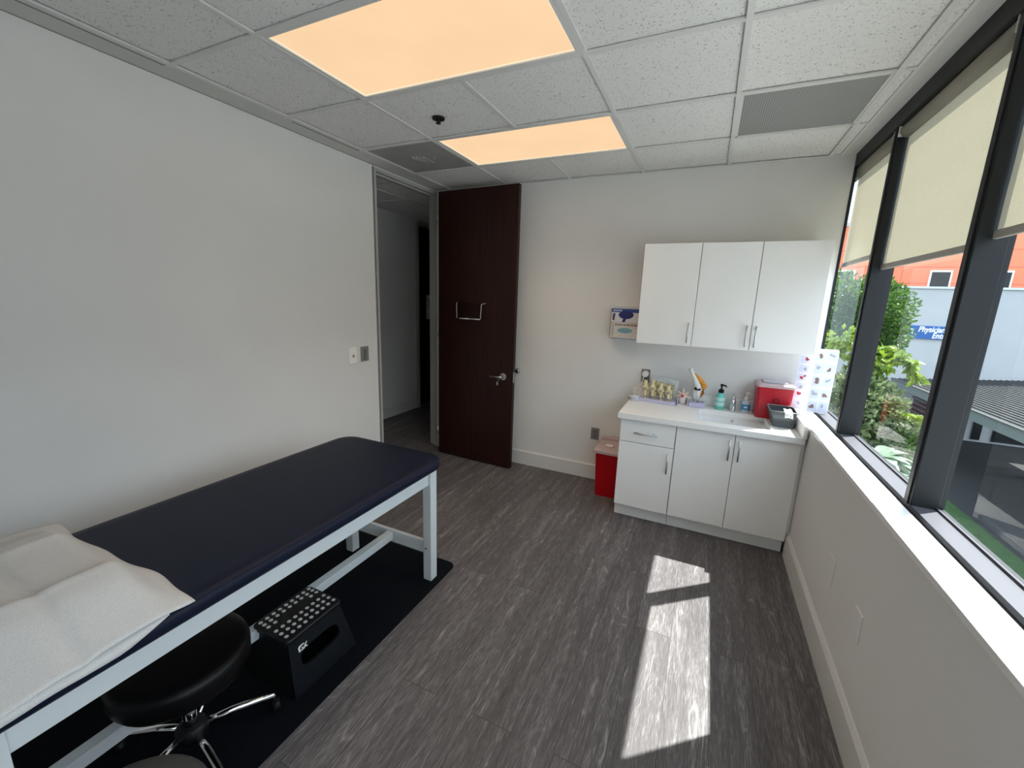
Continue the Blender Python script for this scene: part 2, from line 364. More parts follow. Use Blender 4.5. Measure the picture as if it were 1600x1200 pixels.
# ---- ceiling: recessed tiles in a T-bar grid
CX = [.177, .789, 1.399, 2.009, 2.621, 3.240]
RY = [-.56-.61*k for k in range(-0, 7)]       # -.56, -1.17 ...
rows = [(0.0, -.56)] + [(RY[i], RY[i+1]) for i in range(6)]
tl = MB()
def light_cell(i, j):  # columns 1,2 ; rows 1 and 3
    return i in (1, 2) and j in (1, 3)
for j, (ya, yb) in enumerate(rows):
    for i in range(5):
        if light_cell(i, j) or (i, j) == (0, 1) or (i, j) == (4, 1): continue
        x0, x1 = CX[i], CX[i+1]
        x0 += .004; x1 -= .004
        tl.m(M_TILE).box(x0, max(yb, YF)+.004, H+.008, x1, ya-.004, H+.02)
    tl.m(M_TILE).box(3.252, max(yb, YF)+.004, H+.004, 3.292, ya-.004, H+.02)
tl.m(M_CEILB).box(0, YF, H, .167, 0, H+.03)
tl.m(M_CEILB).box(3.304, YF, H, 3.385, 0.02, H+.03)
tl.m(M_CEILB).box(-.1, YF, H+.10, 3.5, .02, H+.14)
ceil = tl.build('ceiling', None, kind='structure', label='suspended ceiling of speckled white acoustic tiles', cat='ceiling')
tb = MB().m(M_TBAR)
for x in CX:
    if x == CX[2]: tb.box(x-.012, YF, H-.004, x+.012, -2.39, H+.004)
    else: tb.box(x-.012, YF, H-.004, x+.012, 0, H+.004)
for y in RY: 
    tb.box(.150, y-.012, H-.0035, 3.300, y+.012, H+.0045)
tb.box(3.292, YF, H-.004, 3.306, 0, H+.004)
tb.box(.177, -.014, H-.003, 3.30, 0, H+.003)
# a mid-bar halves the tiles between the lamps
for ya, yb in [(0, -.56), (-1.17, -1.78)]: tb.box(CX[2]-.012, yb, H-.004, CX[2]+.012, ya, H+.004)
tb.m(M_GREYP).box(0, YF, H-.003, .003, -.06, H).m(M_SEAM)
tb.box(.135, -1.72, H-.001, .14, -1.17, H+.001).box(.135, -2.95, H-.001, .139, -2.4, H+.001)
tb.build('ceiling_grid', None, ceil)
# ---- ceiling lamps
def lamp(y0, y1, label):
    t = thing('ceiling_light', (1.399, (y0+y1)/2, H), label, 'ceiling light', 'recessed ceiling lamps')
    x0, x1 = CX[1]+.010, CX[3]-.010; y0 += .010; y1 -= .010
    f = MB()
    for b in ((x0-.012, y0-.012, H+.0048, x1+.012, y0+.002, H+.02), (x0-.012, y1-.002, H+.0048, x1+.012, y1+.012, H+.02), (x0-.012, y0-.012, H+.0048, x0+.002, y1+.012, H+.02), (x1-.002, y0-.012, H+.0048, x1+.012, y1+.012, H+.02), (x0, y0, H-.002, x0+.022, y1, H+.02), (x1-.022, y0, H-.002, x1, y1, H+.02), (x0+.022, y0, H-.002, x1-.022, y0+.02, H+.02), (x0+.022, y1-.02, H-.002, x1-.022, y1, H+.02)): f.box(*b)
    f.build('frame', M_TBAR, t)
    d = MB().m(M_DIFF).box(x0+.027, y0+.025, H+.006, x1-.027, y1-.025, H+.010)
    d.m(M_DEDGE)
    for b in ((x0+.022, y0+.02, H+.004, x0+.028, y1-.02, H+.010), (x1-.028, y0+.02, H+.004, x1-.022, y1-.02, H+.010), (x0+.022, y0+.02, H+.004, x1-.022, y0+.026, H+.010), (x0+.022, y1-.026, H+.004, x1-.022, y1-.02, H+.010)): d.box(*b)
    d.build('diffuser', None, t)
    B('housing', (x0+.004, y0+.004, H+.02, x1-.004, y1-.004, H+.09), M_TBAR, t)
    li = bpy.data.lights.new('lamp_glow', 'AREA'); li.shape = 'RECTANGLE'; li.size = x1-x0-.06; li.size_y = y1-y0-.06
    li.energy = LAMP_W; li.color = (1.0, .73, .46); li.spread = math.radians(106)      # prismatic lens: light goes mostly downward
    lo = bpy.data.objects.new('lamp_glow', li); COL.objects.link(lo); lo.parent = t; lo.location = (0, 0, -.004)
    return t
lamp(-2.39, -1.78, 'large peach glowing ceiling light panel nearest the top of the photo')
lamp(-1.17, -.56, 'smaller looking peach glowing ceiling light panel above the open door')
# supply diffuser (dark square)
t = thing('air_diffuser', (.483, -.865, H), 'dark grey square air supply diffuser in the ceiling by the doorway', 'vent')
x0, x1, y0, y1 = CX[0]+.012, CX[1]-.012, RY[1]+.012, RY[0]-.012
MB().box(x0, y0, H+.002, x1, y1, H+.012).build('face_panel', M_GALV, t)
f = MB()
for k in range(4):
    f.box(.43+.028*k, -.93+.01*k, H-.006, .438+.028*k, -.80+.01*k, H+.004, bev=.002)
f.box(.39, -.87, H-.004, .47, -.862, H+.003).box(.50, -.855, H-.004, .59, -.847, H+.003)
f.build('louvers', M_GALV, t)
# return grille
t = thing('return_air_grille', (2.93, -.865, H), 'grey perforated return air grille in the ceiling near the windows', 'vent')
x0, x1 = CX[4]+.012, CX[5]-.012
MB().box(x0+.006, y0+.006, H+.003, x1-.006, y1-.006, H+.010).build('perforated_panel', M_GRILLE, t)
f = MB()
for b in ((x0, y0, H-.001, x0+.012, y1, H+.012), (x1-.012, y0, H-.001, x1, y1, H+.012), (x0, y0, H-.001, x1, y0+.012, H+.012), (x0, y1-.012, H-.001, x1, y1, H+.012)): f.box(*b)
f.build('frame', M_TBAR, t)
# sprinkler
t = thing('fire_sprinkler', (1.03, -1.44, H), 'black pendant fire sprinkler head in the ceiling between the lamps', 'sprinkler')
MB().lathe([(.001, -.004), (.036, -.004), (.038, .004), (.001, .005)], (1.03, -1.44, H)).build('escutcheon', M_BLACKP, t)
MB().lathe([(.012, 0), (.011, -.012), (.005, -.013), (.005, -.022), (.002, -.022)], (1.03, -1.44, H)).tube([(1.018, -1.44, H-.01), (1.016, -1.44, H-.016), (1.03, -1.44, H-.024)], .0025, 6).tube([(1.042, -1.44, H-.01), (1.044, -1.44, H-.016), (1.03, -1.44, H-.024)], .0025, 6).build('body', M_BLACKP, t)
MB().lathe([(.001, -.023), (.015, -.024), (.015, -.027), (.001, -.028)], (1.03, -1.44, H)).build('deflector', M_BLACKP, t)

# ================================================================== WINDOWS
MUL = [.78, -.672, -1.68, -2.69, -3.70]
MB().box(W-.004, YF, SILL-.022, 3.371, -.0, SILL, bev=.002).build('trim_1', M_QUARTZ, kind='structure', label='white stone window sill along the low wall', cat='window sill')
wf = thing('window_1', (3.45, -1.7, SILL), 'dark framed ribbon window above the low grey wall', 'window', kind='structure')
fr = MB().m(M_SILLM).box(3.404, YF, SILL-.06, 3.478, .80, SILL-.004)
fr.m(M_SEAM).box(3.371, YF, SILL-.06, 3.404, .78, SILL-.022)
fr.m(M_SILLM).box(3.476, YF, SILL-.06, 3.482, .80, SILL+.004)
fr.m(M_MULL).box(3.482, YF, SILL-.06, 3.500, .80, SILL+.001)
fr.build('sill_frame', None, wf)
for y in MUL:
    mm = MB().m(M_MULL).box(3.400, y-.029, SILL-.004, 3.486, y+.029, H-.06, bev=.003)
    mm.box(3.484, y-.024, SILL-.004, 3.502, y+.024, H+.05).box(3.395, y-.014, SILL-.004, 3.401, y+.014, H-.06)
    mm.build('mullion', None, wf)
MB().m(M_MULL).box(3.385, YF, 2.60, 3.50, .80, H+.10, bev=.003).build('head_frame', None, wf)
for a, b in zip(MUL, MUL[1:]):
    MB().quad((XG, a, SILL-.02), (XG, b, SILL-.02), (XG, b, 2.62), (XG, a, 2.62)).build('pane', M_PANE, wf)
MB().quad((XG, -3.70, SILL-.02), (XG, YF, SILL-.02), (XG, YF, 2.62), (XG, -3.70, 2.62)).build('pane', M_PANE, wf)
MB().m(M_MULL).box(3.385, -.006, SILL, 3.402, .12, 2.60).build('corner_gasket', None, wf)

def blind(ya, yb, zb, label):
    t = thing('roller_blind', (3.435, (ya+yb)/2, 2.58), label, 'blind', 'roller blinds')
    zr = 2.578
    MB().tube([(3.437, ya, zr), (3.437, yb, zr)], .034, 18).build('roller_tube', MATS['blind_fabric'], t)
    f = MB(); n = 16; rings = []
    for k in range(n+1):
        z = zr-.002+(zb+.02-zr)*k/n
        rings.append([(3.4445+.0004*math.sin(k*1.3), ya-.004, z), (3.4445+.0004*math.sin(k*1.3), yb+.004, z)])
    f.loft(rings, caps=False, closed=False, smooth=False).build('fabric', MATS['blind_fabric'], t)
    B('bottom_bar', (3.437, yb+.004, zb, 3.452, ya-.004, zb+.028), mat('blind_bar', (.42, .40, .35), .5), t, bev=.003)
    for y in (ya, yb):
        s = 1 if y == ya else -1
        B('bracket', (3.398, y-.003, zr-.028, 3.440, y+.003, zr+.040), M_WHITEP, t, bev=.002)
blind(.118, -.638, 1.955, 'beige roller blind beside the wall cabinets, narrowest in view')
blind(-.706, -1.645, 1.880, 'beige roller blind in the middle window, between two dark mullions')
blind(-1.714, -2.656, 1.905, 'beige roller blind at the right edge of the photo')

# ================================================================== DOORWAY + HALL
df = thing('trim_2', (0, -.45, 0), 'grey metal frame around the open doorway', 'door frame', kind='structure')
MB().box(-.11, -.888, 0, .006, -.850, 2.668).box(.000, -.893, 0, .006, -.880, 2.668).build('near_jamb', M_FRAME, df)
MB().box(-.105, .030, 0, -.048, .064, 2.668).box(-.050, .004, 0, -.004, .064, 2.650).box(-.006, -.012, 0, .006, .064, 2.668).build('far_jamb', M_FRAME, df)
MB().box(-.11, -.850, 2.640, .006, .03, 2.668).box(-.050, -.850, 2.625, -.030, .004, 2.645).build('head', M_FRAME, df)
# door leaf, hinged at the far jamb, swung against the back wall
dr = thing('door_1', (.145, -.118, 0), 'tall dark mahogany door standing open against the back wall', 'door', rz=math.radians(-2.9), kind='structure')
L = .866; T = .045
MB().box(0, -T, .012, L, 0, 2.628, bev=.0015).build('leaf', M_WOOD, dr)
hx = L-.10; hz = .922
def lever(side):
    y0 = -T if side < 0 else 0.
    s = side
    h = MB().tube([(hx, y0, hz), (hx, y0+s*.010, hz)], .033, 22).tube([(hx, y0+s*.008, hz), (hx, y0+s*.055, hz)], .012, 14)
    h.tube([(hx+.012, y0+s*.052, hz), (hx-.02, y0+s*.054, hz), (hx-.12, y0+s*.050, hz-.002)], [.012, .011, .009], 12)
    return h.build('lever_handle', M_STEEL, dr)
lever(-1); lever(1)
MB().box(L-.001, -.036, hz-.05, L+.0015, -.010, hz+.05).build('latch_plate', M_STEEL, dr)
for z in (.25, 1.3, 2.4):
    MB().tube([(-.012, -T-.002, z-.05), (-.012, -T-.002, z+.05)], .008, 8).build('hinge', M_STEEL, dr)
t = thing('key', (.145, -.118, 0), 'small key hanging from the lever lock of the mahogany door', 'key', rz=math.radians(-2.9))
MB().tube([(hx-.012, -T-.060, hz-.014), (hx-.030, -T-.060, hz-.045)], .0022, 6).box(hx-.040, -T-.0615, hz-.075, hx-.022, -T-.0585, hz-.045, bev=.001).build('blade_and_bow', M_STEEL, t)
t = thing('door_stop', (.968, 0, .955), 'round chrome wall bumper just past the free edge of the mahogany door', 'door stop')
MB().tube([(.968, -.001, .955), (.968, -.012, .955)], .026, 22).tube([(.968, -.010, .955), (.968, -.030, .955)], [.022, .018], 22).build('rose', M_CHROME, t)
MB().tube([(.968, -.029, .955), (.968, -.040, .955)], [.015, .011], 18).build('bumper', M_BLACKP, t)
# clear file holder on the door
t = thing('file_holder', (.145, -.118, 0), 'clear acrylic file pocket mounted on the mahogany door', 'file holder', rz=math.radians(-2.9))
yf = -T
ux0, ux1, uz0, uz1 = .232, .552, 1.448, 1.600
MB().box(ux0, yf-.004, uz0, ux1, yf-.001, uz1+.01).build('back_panel', M_ACRYL, t)
MB().box(ux0+.02, yf-.050, uz0, ux1-.02, yf-.047, uz1-.01).build('front_panel', M_ACRYL, t)
ed = MB()
ed.tube([(ux0, yf-.004, uz1), (ux0+.018, yf-.045, uz1-.01), (ux0+.026, yf-.048, uz0+.004)], .0035, 8).tube([(ux1, yf-.004, uz1), (ux1-.018, yf-.045, uz1-.01), (ux1-.026, yf-.048, uz0+.004)], .0035, 8)
ed.tube([(ux0+.045, yf-.03, uz0), ((ux0+ux1)/2-.004, yf-.03, uz0)], .006, 8).tube([((ux0+ux1)/2+.006, yf-.03, uz0), (ux1-.045, yf-.03, uz0)], .006, 8)
ed.build('polished_edge', mat('acrylic_edge', (.70, .68, .68), .2), t)
# hall
MB().box(-1.30, YF, 0, -1.20, 1.21, 2.85).box(-1.40, 1.21, 0, -1.30, 3.2, 2.85).box(-1.30, 1.21, 2.60, -1.20, 3.2, 2.85).build('wall_hall', M_WALL, kind='structure', label='dim grey hall wall seen through the doorway', cat='wall')
MB().box(-1.4, 3.1, 0, 0, 3.2, 2.85).box(-.10, .12, 0, -.0, 3.2, 2.82).box(-1.3, YF-.1, 0, -.1, YF, 2.85).build('wall_hall_end', M_WALL, kind='structure', label='dark end wall of the hall beyond the doorway', cat='wall')
hc = MB().m(M_TILE).box(-1.4, YF, H+.004, -.10, 3.2, H+.03).m(M_TBAR)
for y in (-1.6, -.99, -.38, .23, .84, 1.45): hc.box(-1.3, y-.012, H-.002, -.1, y+.012, H+.006)
for x in (-.55,): hc.box(x-.012, YF, H-.002, x+.012, 3.1, H+.006)
hc.build('ceiling_hall', None, kind='structure', label='dim tiled hall ceiling beyond the doorway', cat='ceiling')
baseb('baseboard_hall', [(-1.20, YF, 0), (-1.186, YF, 0), (-1.186, YF, .132), (-1.194, YF, .145), (-1.20, YF, .145)], (0, 1.20-YF, 0), 'grey baseboard along the dim hall wall')
MB().box(-1.20, 1.20, 0, -1.17, 1.25, 2.63).box(-1.27, 1.20, 0, -1.20, 1.22, 2.63).box(-1.27, 1.25, 2.60, -1.17, 2.35, 2.65).build('trim_3', M_FRAME, kind='structure', label='grey door frame in the dim hall', cat='door frame')
d2 = thing('door_2', (-1.27, 1.8, 0), 'closed near-black wooden door in the hall', 'door', kind='structure')
MB().box(-1.295, 1.222, .01, -1.255, 2.35, 2.60).build('leaf', M_WOOD, d2)
t = thing('paper_notice', (-1.25, 1.64, 1.33), 'white printed notice on the dark hall door', 'notice')
MB().box(-1.2545, 1.53, 1.30, -1.2535, 1.75, 1.66).build('sheet', M_WHITEP, t)
tx = MB()
for k in range(8): tx.box(-1.2536, 1.55, 1.60-.022*k, -1.2530, 1.73, 1.608-.022*k)
for k in range(3): tx.box(-1.2536, 1.58, 1.40-.03*k, -1.2530, 1.72, 1.412-.03*k)
tx.build('print', M_BROWN, t)

# ---- plates on the walls
def plate(name, box, material, label, cat, detail=None, dm=None):
    c = ((box[0]+box[3])/2, (box[1]+box[4])/2, box[2])
    t = thing(name, c, label, cat)
    MB().box(*box, bev=.002).build('cover_plate', material, t)
    if detail:
        for nm, bx, m2 in detail: MB().box(*bx, bev=.0015).build(nm, m2, t)
    return t
plate('light_switch', (0, -1.222, 1.083, .006, -1.138, 1.217), mat('switch_white', (.93, .92, .88), .35), 'white toggle light switch on the wall left of the doorway', 'light switch',
      [('toggle', (.006, -1.186, 1.136, .018, -1.174, 1.158), mat('brass_toggle', (.35, .27, .12), .4))])
plate('wall_control', (0, -1.092, 1.091, .008, -1.006, 1.215), M_GREYP, 'grey wall control plate between the white switch and the door frame', 'wall plate',
      [('slider', (.008, -1.06, 1.10, .012, -1.04, 1.19), mat('grey_dark', (.14, .14, .14), .5))])
plate('blank_plate', (W-.005, -1.526, .392, W, -1.394, .524), M_WALL, 'painted wall plate on the low wall, nearer the sink cabinet', 'wall plate')
plate('blank_plate', (W-.007, -1.905, .408, W, -1.83, .525), M_WALL, 'painted wall plate on the low wall, farther from the sink cabinet', 'wall plate')
def outlet(x0, z0, x1, z1, label):
    xm = (x0+x1)/2; zm = (z0+z1)/2
    return plate('wall_outlet', (x0, -.006, z0, x1, 0, z1), M_GREYP, label, 'outlet',
        [('socket', (xm-.018, -.009, zm+.006, xm+.018, -.005, zm+.036), mat('grey_dark', (.14, .14, .14), .5)), ('socket', (xm-.018, -.009, zm-.036, xm+.018, -.005, zm-.006), mat('grey_dark', (.14, .14, .14), .5))])
outlet(1.741, .388, 1.818, .502, 'grey wall outlet above the red floor bin')
outlet(2.142, .982, 2.215, 1.098, 'grey wall outlet above the counter with a white plug in it')
t = thing('plug_adapter', (2.178, -.006, 1.055), 'round white plug in the grey outlet with a cord hanging down', 'plug')
MB().tube([(2.178, -.006, 1.058), (2.178, -.036, 1.058)], .026, 20).build('plug_body', M_WHITEP, t)
MB().tube([(2.172, -.034, 1.04), (2.158, -.040, .99), (2.138, -.045, .94), (2.125, -.05, .90)], .003, 8).build('cord', M_WHITEP, t)

# ================================================================== CABINETS
def bar_handle(p0, p1, out, parent, name='handle'):
    p0, p1, out = Vector(p0), Vector(p1), Vector(out); d = (p1-p0).normalized()
    h = MB().tube([p0+out, p1+out], .0055, 10)
    for q in (p0+d*.022, p1-d*.022): h.tube([q, q+out], .0045, 8)
    return h.build(name, M_STEEL, parent)
yd = -.62
ca = thing('base_cabinet', (2.30, -.30, 0), 'white base cabinet with one drawer over a door, beside the red floor bin', 'cabinet', 'white base cabinets')
MB().box(2.105, -.600, .105, 2.498, -.016, .808).build('carcass', M_LAM, ca)
MB().box(2.105, -.555, 0, 2.498, -.016, .105).build('toe_kick', M_LAM, ca)
d = MB().box(2.107, yd, .632, 2.495, -.602, .800, bev=.0015).build('drawer', M_LAM, ca); bar_handle((2.212, yd, .712), (2.375, yd, .712), (0, -.032, 0), d)
d = MB().box(2.107, yd, .113, 2.495, -.602, .627, bev=.0015).build('door', M_LAM, ca); bar_handle((2.462, yd, .440), (2.462, yd, .592), (0, -.032, 0), d)
cb = thing('base_cabinet', (2.87, -.30, 0), 'white two-door base cabinet under the sink, next to the window wall', 'cabinet', 'white base cabinets')
MB().box(2.500, -.600, .105, 3.250, -.016, .64).build('carcass', M_LAM, cb)
MB().box(2.500, -.555, 0, 3.250, -.016, .105).build('toe_kick', M_LAM, cb)
MB().box(3.250, -.592, .105, W-.001, -.56, .808).build('filler_strip', M_LAM, cb)
d = MB().box(2.501, yd, .113, 2.872, -.602, .800, bev=.0015).build('door', M_LAM, cb); bar_handle((2.842, yd, .622), (2.842, yd, .772), (0, -.032, 0), d)
d = MB().box(2.876, yd, .113, 3.248, -.602, .800, bev=.0015).build('door', M_LAM, cb); bar_handle((2.902, yd, .624), (2.902, yd, .774), (0, -.032, 0), d)
# worktop around the sink opening
SX0, SX1, SY0, SY1 = 2.632, 3.082, -.545, -.165
ct = thing('countertop', (2.67, -.32, .81), 'white quartz countertop with low splash over the base cabinets', 'countertop')
k = MB()
k.box(2.086, -.652, .810, SX0, -.018, .850).box(SX1, -.652, .810, 3.258, -.018, .850).box(SX0, -.652, .810, SX1, SY0, .850).box(SX0, SY1, .810, SX1, -.018, .850)
k.build('slab', M_QUARTZ, ct)
MB().box(2.086, -.020, .850, 3.258, -.001, .928, bev=.002).build('backsplash', M_QUARTZ, ct)
MB().box(3.240, -.660, .850, 3.262, -.020, .932, bev=.002).build('side_splash', M_QUARTZ, ct)
# sink
snk = MB(); o_ = rrect(SX0-.004, SY0-.004, SX1+.004, SY1+.004, .02, .828); n_ = len(o_)
snk.loft([rrect(SX0-.015, SY0-.015, SX1+.015, SY1+.015, .03, .809), rrect(SX0+.004, SY0+.004, SX1-.004, SY1-.004, .025, .809), rrect(SX0+.008, SY0+.008, SX1-.008, SY1-.008, .03, .76), rrect(SX0+.015, SY0+.015, SX1-.015, SY1-.015, .035, .70), rrect(SX0+.04, SY0+.04, SX1-.04, SY1-.04, .05, .685)], caps=False)
snk.bm.faces.new([v for v in list(snk.bm.verts)[-n_:]])
st = thing('sink_basin', (2.857, -.355, .80), 'white rectangular undermount sink set in the quartz counter', 'sink')
snk.build('bowl', mat('sink_white', (.80, .82, .84), .2), st)
MB().lathe([(.001, .002), (.022, .002), (.024, -.002), (.001, -.003)], (2.857, -.30, .687)).build('drain', M_CHROME, st)
MB().tube([(2.87, SY1-.010, .785), (2.87, SY1-.016, .785)], .009, 12).build('overflow', M_CHROME, st)
# faucet
ft = thing('faucet', (2.866, -.085, .85), 'small chrome single-lever faucet behind the sink', 'faucet')
MB().lathe([(.027, 0), (.027, .006), (.022, .012), (.021, .075), (.018, .085), (.001, .086)], (2.866, -.085, .8508)).build('body', M_CHROME, ft)
MB().tube([(2.866, -.09, .895), (2.866, -.13, .905), (2.866, -.175, .893), (2.866, -.183, .880)], [.014, .0135, .012, .011], 14).build('spout', M_CHROME, ft)
MB().tube([(2.866, -.085, .935), (2.868, -.08, .955), (2.868, -.045, .972)], [.016, .012, .008], 12).build('lever', M_CHROME, ft)

# wall cabinets
def upper(x0, x1, doors, label, handles):
    t = thing('wall_cabinet', ((x0+x1)/2, -.16, 1.35), label, 'cabinet', 'white wall cabinets')
    MB().box(x0, -.315, 1.352, x1, -.001, 2.088).build('carcass', M_LAM, t)
    for (a, b), hx in zip(doors, handles):
        d = MB().box(a, -.335, 1.350, b, -.317, 2.090, bev=.0015).build('door', M_LAM, t)
        bar_handle((hx, -.335, 1.376), (hx, -.335, 1.526), (0, -.030, 0), d)
upper(2.121, 2.516, [(2.121, 2.5155)], 'white one-door wall cabinet beside the glove boxes', [2.484])
upper(2.518, 3.284, [(2.519, 2.893), (2.897, 3.284)], 'white two-door wall cabinet beside the window', [2.864, 2.922])

# ================================================================== COUNTER ITEMS  (top z=.85)
Z = .850
# small clear dish
t = thing('clear_dish', (2.135, -.16, Z), 'small clear plastic dish at the left end of the counter', 'dish')
MB().lathe([(.001, .001), (.042, .001), (.045, .010), (.045, .030), (.048, .032), (.048, .040), (.001, .043)], (2.118, -.16, Z), 28).build('dish', mat('dish_clear_grey', (.58, .59, .62), .25), t)
MB().lathe([(.001, .043), (.014, .043), (.013, .050), (.001, .051)], (2.118, -.16, Z), 16).build('knob', mat('dish_clear_grey', (.58, .59, .62), .25), t)
# knee joint display: lavender base, picture card behind, four stage models
t = thing('knee_stages_model', (2.31, -.13, Z), 'row of bone-coloured knee joint models on a lavender base with a picture card', 'anatomical model', rz=0)
def R2(x, y, z, c=(2.31, -.13), a=math.radians(-7)):
    dx, dy = x-c[0], y-c[1]; return (c[0]+dx*math.cos(a)-dy*math.sin(a), c[1]+dx*math.sin(a)+dy*math.cos(a), z)
poly = [R2(2.165, -.19, Z+.001), R2(2.452, -.19, Z+.001), R2(2.452, -.085, Z+.001), R2(2.165, -.085, Z+.001)]
MB().prism(poly, (0, 0, .026)).build('base', M_LAV, t)
cp = [R2(2.225, -.088, Z+.027), R2(2.445, -.088, Z+.027), R2(2.450, -.072, Z+.185), R2(2.232, -.072, Z+.215)]
MB().prism(cp, (0, .006, 0)).build('picture_card', mat('card_grey', (.60, .63, .65), .5, var=.1, vscale=30.), t)
MB().prism([R2(2.25, -.090, Z+.050), R2(2.42, -.090, Z+.050), R2(2.424, -.081, Z+.15), R2(2.256, -.0795, Z+.17)], (0, .002, 0)).build('card_photo', mat('card_photo', (.50, .47, .30), .5, var=.5, vscale=45.), t)
for i, (x, s) in enumerate([(2.205, .98), (2.265, 1.05), (2.332, .92), (2.392, .86)]):
    mm = MB().m(M_BONE)
    p = lambda dx, dz: R2(x+dx, -.145, Z+.027+dz*s)
    mm.tube([p(0, .0), p(.002, .02), p(0, .055), p(-.004, .068)], [.020, .011, .014, .027], 12)
    mm.tube([p(-.004, .078), p(.0, .092), p(-.004, .12), p(-.004, .15)], [.029, .023, .013, .016], 12)
    mm.ball(p(-.016, .080), .016, sz=.9).ball(p(.012, .080), .016, sz=.9)
    mm.tube([p(.022, .0), p(.024, .03), p(.022, .058)], [.006, .005, .008], 8)
    mm.m(M_CART).ball(p(-.002, .072), .024, sz=.28).ball(p(-.002, .096), .013, sy=1.6)
    mm.build('joint_model', None, t)
# small spiky model in a pinkish stand
t = thing('vertebra_model', (2.50, -.115, Z), 'small pale pink spiky vertebra model in a clear stand', 'anatomical model')
MB().box(2.462, -.155, Z+.001, 2.545, -.075, Z+.008).box(2.463, -.154, Z+.008, 2.467, -.078, Z+.066).box(2.538, -.154, Z+.008, 2.542, -.078, Z+.066).build('clear_stand', mat('stand_pale', (.66, .62, .63), .3), t)
MB().lathe([(.030, .008), (.030, .062), (.026, .066), (.001, .066)], (2.497, -.115, Z), 18).build('drum', mat('pale_drum', (.66, .60, .60), .6), t)
v = MB(); c0 = Vector((2.497, -.118, Z+.078))
v.ball(c0, .024, sz=.75)
for a, l in ((-12, .066), (38, .052), (90, .062), (140, .05), (192, .072)):
    d_ = Vector((math.cos(math.radians(a)), -.1, math.sin(math.radians(a))))
    v.tube([c0, c0+d_*.03, c0+d_*l], [.012, .009, .004], 8)
v.build('vertebra', M_PINK, t)
MB().ball((2.497, -.143, Z+.080), .011, sy=.5).build('disc_nucleus', M_REDINK, t)
# bent knee model
t = thing('bent_knee_model', (2.60, -.10, Z), 'white bent knee model with orange muscle on a lavender base', 'anatomical model')
MB().box(2.548, -.155, Z+.001, 2.665, -.045, Z+.034, bev=.004).build('base', M_LAV, t)
w_ = MB()
w_.tube([(2.583, -.10, Z+.034), (2.586, -.10, Z+.07), (2.580, -.10, Z+.135)], [.013, .010, .018], 12)
w_.tube([(2.612, -.10, Z+.034), (2.613, -.10, Z+.08), (2.606, -.10, Z+.138)], [.012, .012, .026], 12)
w_.tube([(2.600, -.10, Z+.158), (2.588, -.10, Z+.190), (2.553, -.10, Z+.255), (2.530, -.10, Z+.305)], [.026, .022, .015, .017], 14)
w_.ball((2.598, -.10, Z+.160), .028)
w_.build('bones', M_BONEW, t)
MB().ball((2.585, -.125, Z+.150), .010).ball((2.615, -.125, Z+.143), .009).ball((2.600, -.122, Z+.141), .010, sx=2.4, sz=.6).build('meniscus', M_BLACKP, t)
mu = MB()
mu.tube([(2.560, -.092, Z+.265), (2.590, -.09, Z+.235), (2.625, -.09, Z+.200), (2.650, -.09, Z+.165), (2.640, -.09, Z+.115), (2.628, -.09, Z+.075)], [.006, .017, .020, .022, .014, .006], 12)
mu.build('muscle', M_MUSC, t)
# teal soap bottle
def pump(c, z, s, mt, par):
    p = MB().lathe([(.016*s, 0), (.016*s, .016*s), (.010*s, .022*s), (.005*s, .024*s), (.005*s, .040*s), (.009*s, .042*s), (.009*s, .054*s), (.001, .055*s)], (c[0], c[1], z), 16)
    p.tube([(c[0], c[1], z+.049*s), (c[0]+.02*s, c[1]-.016*s, z+.048*s), (c[0]+.026*s, c[1]-.02*s, z+.040*s)], [.006*s, .005*s, .004*s], 8)
    return p.build('pump', mt, par)
cx, cy = 2.772, -.095
t = thing('soap_bottle', (cx, cy, Z), 'teal hand soap bottle with a black pump, left of the faucet', 'soap bottle')
MB().lathe([(.030, .001), (.034, .006), (.034, .105), (.028, .122), (.016, .130), (.015, .136), (.001, .136)], (cx, cy, Z), 24).build('bottle', M_TEAL, t)
MB().lathe([(.0346, .030), (.0348, .032), (.0348, .058), (.0346, .060)], (cx, cy, Z), 24).lathe([(.0346, .068), (.0348, .070), (.0348, .095), (.0346, .097)], (cx, cy, Z), 24).build('label_band', M_TEALL, t)
pump((cx, cy), Z+.134, 1.25, M_BLACKP, t)
cx, cy = 2.955, -.085
t = thing('sanitizer_bottle', (cx, cy, Z), 'small clear sanitizer bottle with blue label and white pump, right of the faucet', 'sanitizer bottle')
MB().loft([[(cx+a*.030, cy+b*.020, Z+z) for a, b in [(math.cos(2*PI*q/20)*s, math.sin(2*PI*q/20)*s) for q in range(20)]] for z, s in ((.001, .95), (.006, 1), (.070, 1), (.088, .7), (.096, .42), (.098, .42))]).build('bottle', mat('sanitizer_gel', (.62, .72, .80), .2), t)
MB().loft([[(cx+a*.0305, cy+b*.0205, Z+z) for a, b in [(math.cos(2*PI*q/20), math.sin(2*PI*q/20)) for q in range(20)]] for z in (.018, .062)], caps=False).build('label_band', M_BLUEL, t)
MB().box(cx-.012, cy-.0225, Z+.034, cx+.012, cy-.0205, Z+.046).build('label_patch', M_WHITEP, t)
pump((cx, cy), Z+.096, 1.1, M_WHITEP, t)
